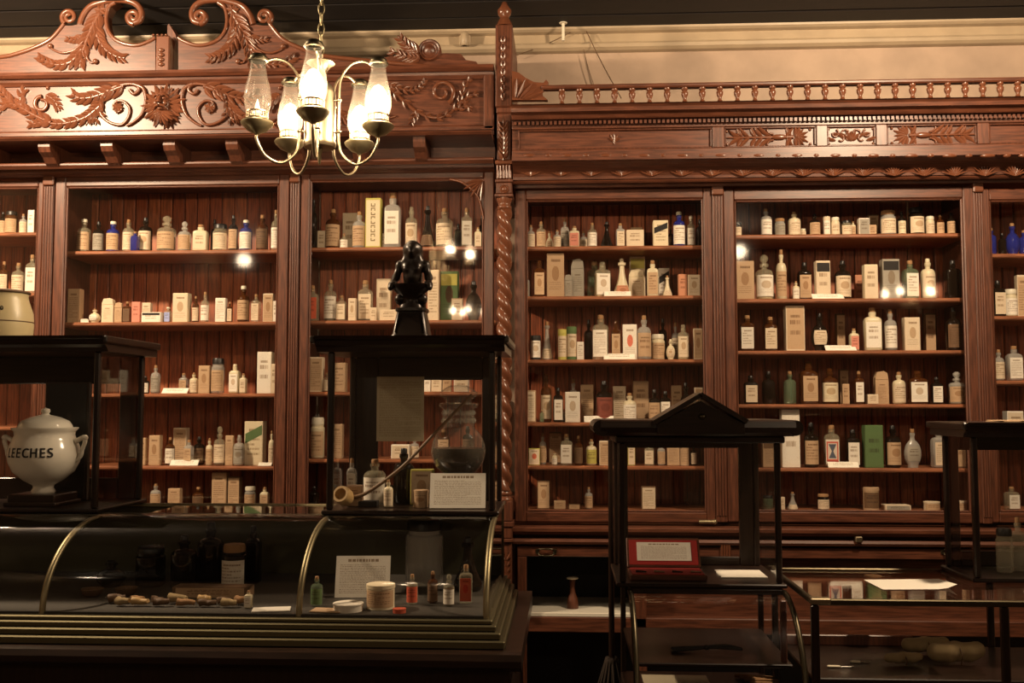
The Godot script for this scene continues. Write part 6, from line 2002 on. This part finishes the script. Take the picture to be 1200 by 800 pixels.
# ---------------------------------------------------------------- right counter
func right_counter() -> void:
	var yb := 0.957
	var zf := -3.2
	var zb := -3.58
	var x0 := P(726, 600, zf).x
	var x1 := P(916, 600, zf).x
	var y1 := P(820, 519, zf).y
	var uc := upper_case("pediment_case", "dark counter case with small gabled pediment holding the red instrument box", x0, x1, yb, y1, zf, zb, 0.03, 0.05, 0.03, 0.03, false)
	# crown: moulded slab with bull-nosed ends and a little gable
	var e0 := P(704, 500, zf + 0.04).x
	var e1 := P(932, 500, zf + 0.04).x
	var t1 := P(820, 492, zf + 0.04).y
	part(mb().bx(Vector3(x0 - 0.012, y1, zb - 0.012), Vector3(x1 + 0.012, y1 + 0.022, zf + 0.012), 0.004), "frieze_board", M.wood_black_h, uc)
	part(mb().run([Vector2(zb - 0.04, y1 + 0.022), Vector2(zf + 0.02, y1 + 0.022), Vector2(zf + 0.044, y1 + 0.034), Vector2(zf + 0.054, y1 + 0.05), Vector2(zf + 0.05, t1 - 0.004), Vector2(zf + 0.04, t1), Vector2(zb - 0.04, t1)], e0, e1), "crown_moulding", M.wood_black_h, uc)
	for s in [e0, e1]:
		part(mb().tube([Vector3(s, (y1 + 0.024 + t1) / 2.0, zb - 0.04), Vector3(s, (y1 + 0.024 + t1) / 2.0, zf + 0.046)], (t1 - y1 - 0.024) / 2.0, -1, 14), "crown_end", M.wood_black_h, uc)
	var g0 := P(770, 497, zf + 0.05)
	var gm := P(821, 467, zf + 0.05)
	var g1 := P(872, 497, zf + 0.05)
	var gy := y1 + 0.03
	part(mb().prism([Vector2(g0.x, gy), Vector2(g1.x, gy), Vector2(g1.x, g1.y), Vector2(gm.x, gm.y - 0.008), Vector2(g0.x, g0.y)], zf - 0.1, zf + 0.06), "gable", M.wood_black_h, uc)
	for s in [[g0, gm], [gm, g1]]:
		var a: Vector3 = s[0] + Vector3(0, 0.004, 0)
		var b: Vector3 = s[1] + Vector3(0, 0.004, 0)
		var d := (b - a).normalized()
		var nrm := Vector3(-d.y, d.x, 0)
		var q := [a - d * 0.008, b + d * 0.004]
		part(mb().prism([Vector2(q[0].x, q[0].y), Vector2(q[1].x, q[1].y), Vector2(q[1].x + nrm.x * 0.014, q[1].y + nrm.y * 0.014), Vector2(q[0].x + nrm.x * 0.014, q[0].y + nrm.y * 0.014)], zf - 0.11, zf + 0.075), "raking_moulding", M.wood_black_h, uc)
	part(mb().ball(P(823, 488, zf + 0.06), Vector3(0.012, 0.01, 0.008), 8, 6), "boss", M.brass_dark, uc)

	# ---- lower showcase under it, with bowed front
	var xa := P(738, 690, zf).x - 0.0
	var xb := P(918, 690, zf).x
	var sc := thing("bowed_floor_case", "floor showcase with bowed glass front under the gabled case", "showcase", Vector3((xa + xb) / 2.0, 0, -3.3))
	var pt := func(x: float, f: float) -> Vector3:
		var a := PI / 2 * f
		return Vector3(x, 0.60 + 0.345 * cos(a), -3.19 + 0.29 * sin(a))
	part(mb().bx(Vector3(xa, yb - 0.02, zb), Vector3(xb, yb - 0.001, zf + 0.012), 0.004), "top_frame", M.wood_black_h, sc)
	for x in [xa, xb]:
		var pts := []
		for k in 13:
			pts.append(pt.call(x, k / 12.0))
		part(mb().tube(pts, 0.009, -1, 8), "rib", M.brass_dark, sc)
		part(mb().bx(Vector3(x - 0.009, 0.05, zb), Vector3(x + 0.009, yb - 0.02, zb + 0.018), 0.003), "back_post", M.wood_black_v, sc)
	var g := mb()
	for k in 16:
		var p0: Vector3 = pt.call(xa, k / 16.0)
		var p1: Vector3 = pt.call(xa, (k + 1) / 16.0)
		var c := Vector3(0, 0.6, -3.19)
		var n0 := ((p0 - c) * Vector3(0, 1, 1)).normalized()
		var n1 := ((p1 - c) * Vector3(0, 1, 1)).normalized()
		g.quadn(p0, Vector3(xb, p0.y, p0.z), Vector3(xb, p1.y, p1.z), p1, n0, n0, n1, n1)
	part(g, "bowed_pane", M.case_glass, sc)
	part(mb().bx(Vector3(xa, 0.74, zb + 0.01), Vector3(xb, 0.752, -3.08), 0.003), "inner_shelf", M.wood_black_h, sc)
	part(mb().bx(Vector3(xa - 0.01, 0.05, zb), Vector3(xb + 0.01, 0.6, -2.885), 0.004), "base", M.wood_black_v, sc)
	part(mb().bx(Vector3(xb - 0.03, 0.752, -3.12), Vector3(xb - 0.012, yb - 0.02, -3.1), 0.003), "inner_post", M.wood_v, sc)

	# ---- flat glass-topped showcase beside it
	var fy := 0.98
	var fz0 := -2.9
	var fz1 := -3.46
	var fx0 := P(951, 702, fz0).x
	var fx1 := 2.3
	var fc := thing("flat_showcase", "flat glass-topped showcase with a sheet of paper lying on it", "showcase", Vector3((fx0 + fx1) / 2.0, 0, (fz0 + fz1) / 2.0))
	part(mb().bx(Vector3(fx0, fy - 0.018, fz0 - 0.014), Vector3(fx1, fy, fz0), 0.003), "front_rail", M.brass_dark, fc)
	part(mb().bx(Vector3(fx0, fy - 0.012, fz1), Vector3(fx1, fy, fz1 + 0.01), 0.003), "back_rail", M.brass_dark, fc)
	part(mb().bx(Vector3(fx0, fy - 0.018, fz1 + 0.01), Vector3(fx0 + 0.014, fy, fz0 - 0.014), 0.003), "side_rail", M.brass_dark, fc)
	part(mb().bx(Vector3(fx0 - 0.002, fy - 0.016, fz0 - 0.03), Vector3(fx0 + 0.055, fy + 0.002, fz0 + 0.002), 0.003), "corner_plate", M.brass, fc)
	for x in [fx0, P(1175, 740, fz0).x]:
		part(mb().bx(Vector3(x, 0.55, fz0 - 0.022), Vector3(x + 0.022, fy - 0.018, fz0 - 0.002), 0.004), "corner_post", M.wood_black_v, fc)
	for x in [fx0, P(1155, 700, fz1).x]:
		part(mb().bx(Vector3(x, 0.55, fz1), Vector3(x + 0.02, fy - 0.012, fz1 + 0.02), 0.004), "back_post", M.wood_black_v, fc)
	part(mb().bx(Vector3(fx0, 0.05, fz1), Vector3(fx1, 0.55, fz0), 0.004), "base", M.wood_black_v, fc)
	part(mb().bx(Vector3(fx0 + 0.014, fy - 0.007, fz1 + 0.01), Vector3(fx1, fy - 0.001, fz0 - 0.014)), "top_pane", M.case_glass, fc)
	part(mb().quad_at(Vector3(fx0 + 0.022, 0.55, fz0 - 0.006), Vector3(fx1 - fx0 - 0.022, 0, 0), Vector3(0, fy - 0.018 - 0.55, 0)), "front_pane", M.case_glass, fc)
	part(mb().bx(Vector3(fx0 + 0.03, 0.718, fz1 + 0.025), Vector3(fx1, 0.73, fz0 - 0.12), 0.003), "inner_shelf", M.wood_black_h, fc)
	part(mb().bx(Vector3(fx0 + 0.03, 0.73, fz1 + 0.022), Vector3(P(1065, 720, fz1).x, 0.765, fz1 + 0.034), 0.003), "back_ledge", M.wood_v, fc)
	part(mb().bx(Vector3(fx0 + 0.2, 0.885, fz1 + 0.025), Vector3(fx0 + 0.6, 0.89, fz1 + 0.15)), "glass_shelf", M.case_glass, fc)
	# curled sheet of paper on top
	var s := mb()
	var c0 := PH(1012, 679, fy + 0.001)
	var c1 := PH(1100, 678, fy + 0.001)
	var c2 := PH(1122, 690, fy + 0.001)
	var c3 := PH(1035, 690.5, fy + 0.001)
	var grid := []
	for i in 9:
		var row := []
		for j in 5:
			var u := i / 8.0
			var v := j / 4.0
			var p := c0.lerp(c1, u).lerp(c3.lerp(c2, u), v)
			p.y = fy + 0.001 + 0.014 * pow(maxf(0.0, u - 0.75) / 0.25, 2.0) * v
			row.append(p)
		grid.append(row)
	for i in 8:
		for j in 4:
			var nn: Vector3 = (grid[i][j + 1] - grid[i][j]).cross(grid[i + 1][j] - grid[i][j]).normalized()
			nn = nn if nn.y > 0 else -nn
			s.quad(grid[i][j], grid[i + 1][j], grid[i + 1][j + 1], grid[i][j + 1], nn)
	var sheet := thing("paper_sheet", "white sheet of paper with one curled corner on the flat showcase", "paper", c3)
	part(s, "sheet", M.paper, sheet)
	# wooden spool on the glass shelf
	var spz := fz1 + 0.06
	var sp := glassware("wooden_spool", "small pale wooden spool under the paper sheet in flat showcase", "spool", 1024, spz, 0.89)
	part(mb().lathe([Vector3(0, 0, 0), Vector3(0.026, 0, 0), Vector3(0.028, 0.004, 0), Vector3(0.023, 0.01, 0), Vector3(0.023, 0.066, 0), Vector3(0.028, 0.072, 0), Vector3(0.026, 0.076, 0), Vector3(0, 0.076, 0)], 20), "spool", M.cork, sp)
	# cloth bundles and instruments on the inner shelf
	for q in [[1060, -3.18, 0.07, 0.018, "buff folded cloth pouch with a tie on the inner shelf"], [1086, -3.32, 0.09, 0.028, "ochre rolled cloth bundle in the flat showcase"], [1122, -3.2, 0.1, 0.036, "large crumpled cloth bundle at the end of the flat showcase"]]:
		var t := glassware("cloth_bundle", q[4], "bundle", q[0], q[1], 0.7312)
		var fl := []
		for k in 4:
			var o := (k - 1.5) / 3.0
			fl.append([Vector3(o * q[2] - 0.012, q[3] * 0.8 + 0.006, 0.01 * sin(k * 2.0)), Vector3(o * q[2] + 0.012, q[3] * (0.78 + 0.2 * (k % 2)) + 0.006, -0.008), q[3] * 0.8, q[3] * 0.72])
		part(flesh(fl, Vector3(-q[2] / 2 - q[3] - 0.02, -0.012, -q[3] - 0.02), Vector3(q[2] / 2 + q[3] + 0.02, q[3] * 2.2, q[3] + 0.02), 0.007, 0.012), "cloth", M.cloth, t)
		part(mb().tube(spline([Vector3(0, q[3] * 0.1, q[3] * 0.86), Vector3(0.002, q[3] * 1.0, q[3] * 1.0), Vector3(0, q[3] * 1.72, 0)], 4), 0.002, -1, 5), "tie", M.leather, t)
	for q in [[985, -3.14, 0.08, "steel probe with a flat blade on the inner shelf"], [1008, -3.2, 0.06, "short steel lancet beside the cloth pouch"]]:
		var t := glassware("lancet", q[3], "instrument", q[0], q[1], 0.7305)
		part(mb().bx(Vector3(-q[2] / 2, 0, -0.006), Vector3(0, 0.006, 0.006), 0.002), "handle", M.bone, t)
		part(mb().bx(Vector3(0, 0.001, -0.004), Vector3(q[2] / 2, 0.004, 0.004), 0.001), "blade", M.steel, t)
	# dark forceps and papers in the bowed floor case
	var fo := glassware("obstetric_forceps", "black iron forceps on the shelf of the bowed floor case", "forceps", 828, -3.22, 0.7525)
	for sg in [-1.0, 1.0]:
		part(mb().tube(spline([Vector3(-0.11, 0.006, sg * 0.012), Vector3(-0.03, 0.012, sg * 0.006), Vector3(0.02, 0.016, -sg * 0.008), Vector3(0.07, 0.016, -sg * 0.018), Vector3(0.11, 0.01, -sg * 0.004)], 5), 0.006, 0.004, 8), "blade", M.iron, fo)
	part(mb().ball(Vector3(0.0, 0.014, 0), Vector3(0.012, 0.008, 0.012), 8, 6), "pivot", M.iron, fo)
	var pp := PH(792, 797, 0.603)
	var pa := thing("printed_sheet", "printed sheet on the floor of the bowed showcase", "paper", Vector3(pp.x, 0.601, pp.z))
	part(mb().bx(Vector3(pp.x - 0.11, 0.601, pp.z - 0.07), Vector3(pp.x + 0.11, 0.603, pp.z + 0.06)), "sheet", M.card_flat, pa)
	var bp := PH(885, 797, 0.606)
	var bn := thing("bamboo_bundle", "bundle of pale split sticks on the floor of the bowed showcase", "bundle", Vector3(bp.x, 0.601, bp.z))
	for i in 7:
		part(mb().tube([Vector3(bp.x - 0.06 + 0.006 * i, 0.608 + 0.004 * (i % 2), bp.z - 0.05 + 0.014 * i), Vector3(bp.x + 0.07, 0.609 + 0.003 * (i % 3), bp.z - 0.05 + 0.012 * i + 0.02)], 0.006, 0.004, 6), "stick", M.cork, bn)

	# ---- red-lined instrument box in the gabled case
	var ry := yb + 0.0125
	var rx0 := P(737, 672, -3.3).x
	var rx1 := P(826, 672, -3.3).x
	var rb := thing("instrument_box", "open wooden instrument box lined in red with a printed card in its lid", "box", Vector3((rx0 + rx1) / 2.0, ry, -3.34))
	part(mb().bx(Vector3(rx0, ry, -3.38), Vector3(rx1, ry + 0.018, -3.24), 0.003), "tray", M.wood_h, rb)
	part(mb().bx(Vector3(rx0 + 0.008, ry + 0.018, -3.374), Vector3(rx1 - 0.008, ry + 0.02, -3.246)), "tray_lining", M.red_lining, rb)
	var lt := Transform3D(Basis(Vector3.RIGHT, -0.55), Vector3((rx0 + rx1) / 2.0, ry + 0.02, -3.385))
	var hw := (rx1 - rx0) / 2.0
	var ld := part(mb().bx(Vector3(-hw, 0, -0.014), Vector3(hw, 0.105, 0.0), 0.002, lt), "lid", M.wood_h, rb)
	part(mb().bx(Vector3(-hw + 0.008, 0.008, 0.0), Vector3(hw - 0.008, 0.097, 0.0012), 0.0, lt), "lid_lining", M.red_lining, ld)
	part(mb().bx(Vector3(-hw + 0.034, 0.022, 0.0014), Vector3(hw - 0.03, 0.088, 0.0026), 0.0, lt), "printed_card", M.card, ld)
	for i in 4:
		var x := lerpf(rx0 + 0.04, rx1 - 0.03, i / 3.0)
		part(mb().tube([Vector3(x - 0.018, ry + 0.0235, -3.28), Vector3(x + 0.014, ry + 0.0235, -3.268)], 0.0035, 0.002, 6), "instrument", M.brass if i % 2 else M.iron, rb)
	var wp := P(868, 674, -3.34)
	var wt := thing("white_booklet", "white booklet lying flat beside the red instrument box", "booklet", Vector3(wp.x, ry, -3.36))
	part(mb().bx(Vector3(wp.x - 0.07, ry, -3.44), Vector3(wp.x + 0.08, ry + 0.005, -3.3), 0.001), "cover", M.paper, wt)

	# ---- dark counter case past the flat showcase
	var rx := P(1141, 600, -3.2).x
	var dc := upper_case("counter_case", "dark glazed counter case standing on the end of the flat showcase", rx, fx1 - 0.03, fy + 0.001, P(1160, 512, -3.2).y, -3.2, -3.45, 0.03, 0.04, 0.05, 0.05)
	var gy2 := fy + 0.0135
	for q in [["glass_beaker", "cut glass beaker standing in the dark end case", 1178, -3.3, 18, 50, "j", "C", "n", 0], ["glass_beaker", "tall clear glass bottle standing in the dark end case", 1194, -3.34, 16, 60, "b", "C", "n", 0]]:
		var t := glassware(q[0], q[1], "glass", q[2], q[3], gy2)
		var m: float = absf(q[3]) / FPX
		make_good(t, q[6], q[4] * m, q[5] * m, q[4] * m, q[7], q[8], q[9])
	var bk := P(1186, 490, -3.3)
	var yk := P(1160, 512, -3.2).y + 0.046
	var bt := thing("loose_papers", "sheaf of tan papers lying on the dark end case", "papers", Vector3(bk.x, yk, -3.3))
	for i in 2:
		part(mb().bx(Vector3(-0.06, 0.003 * i, -0.05), Vector3(0.08, 0.003 * i + 0.003, 0.05), 0.001, Transform3D(Basis(Vector3.UP, 0.3 - 0.3 * i), Vector3(bk.x, yk, -3.3))), "sheet", plain("t"), bt)

	# ---- pill masher on the marble slab
	var sy := P(760, 719, -4.61).y
	var pm := glassware("wooden_pestle", "turned wooden pestle with white knob standing on the marble slab", "pestle", 671, -4.72, sy)
	var hh := P(671, 676, -4.72).y - sy
	part(mb().lathe([Vector3(0, 0, 0), Vector3(0.027, 0, 0), Vector3(0.028, 0.008, 0), Vector3(0.024, hh * 0.3, 0), Vector3(0.013, hh * 0.5, 0), Vector3(0.011, hh * 0.7, 0), Vector3(0.014, hh * 0.94, 0), Vector3(0, hh * 0.94, 0)], 20), "handle", M.wood_v, pm)
	part(mb().lathe([Vector3(0.012, hh * 0.93, 0), Vector3(0.026, hh * 0.945, 0), Vector3(0.028, hh * 0.97, 0), Vector3(0.022, hh, 0), Vector3(0, hh, 0)], 20), "knob", M.bone, pm)
	# besom standing behind the gabled case
	var bz := -3.72
	var bo := P(717, 770, bz)
	var be := thing("besom_broom", "dark twig broom with straight handle standing behind the gabled case", "broom", Vector3(bo.x, 0, bz))
	part(mb().tube([Vector3(bo.x, bo.y - 0.05, bz), Vector3(bo.x, 1.4, bz)], 0.011, 0.009, 8), "handle", M.wood_black_v, be)
	var tw := mb()
	for i in 40:
		var a := i * 2.4
		var rr := 0.05 * sqrt((i + 0.5) / 40.0)
		tw.tube([Vector3(bo.x + cos(a) * rr * 0.35, bo.y, bz + sin(a) * rr * 0.35), Vector3(bo.x + cos(a) * rr, bo.y - 0.1, bz + sin(a) * rr), Vector3(bo.x + cos(a) * rr * 1.5, 0.0, bz + sin(a) * rr * 1.5)], 0.006, 0.004, 5)
	part(tw, "twigs", M.twig, be).set_meta("kind", "stuff")
	part(mb().lathe([Vector3(0.022, -0.02, 0), Vector3(0.024, -0.012, 0), Vector3(0.024, 0.0, 0), Vector3(0.018, 0.006, 0)], 12, Vector3(bo.x, bo.y - 0.005, bz)), "binding", M.twig, be)
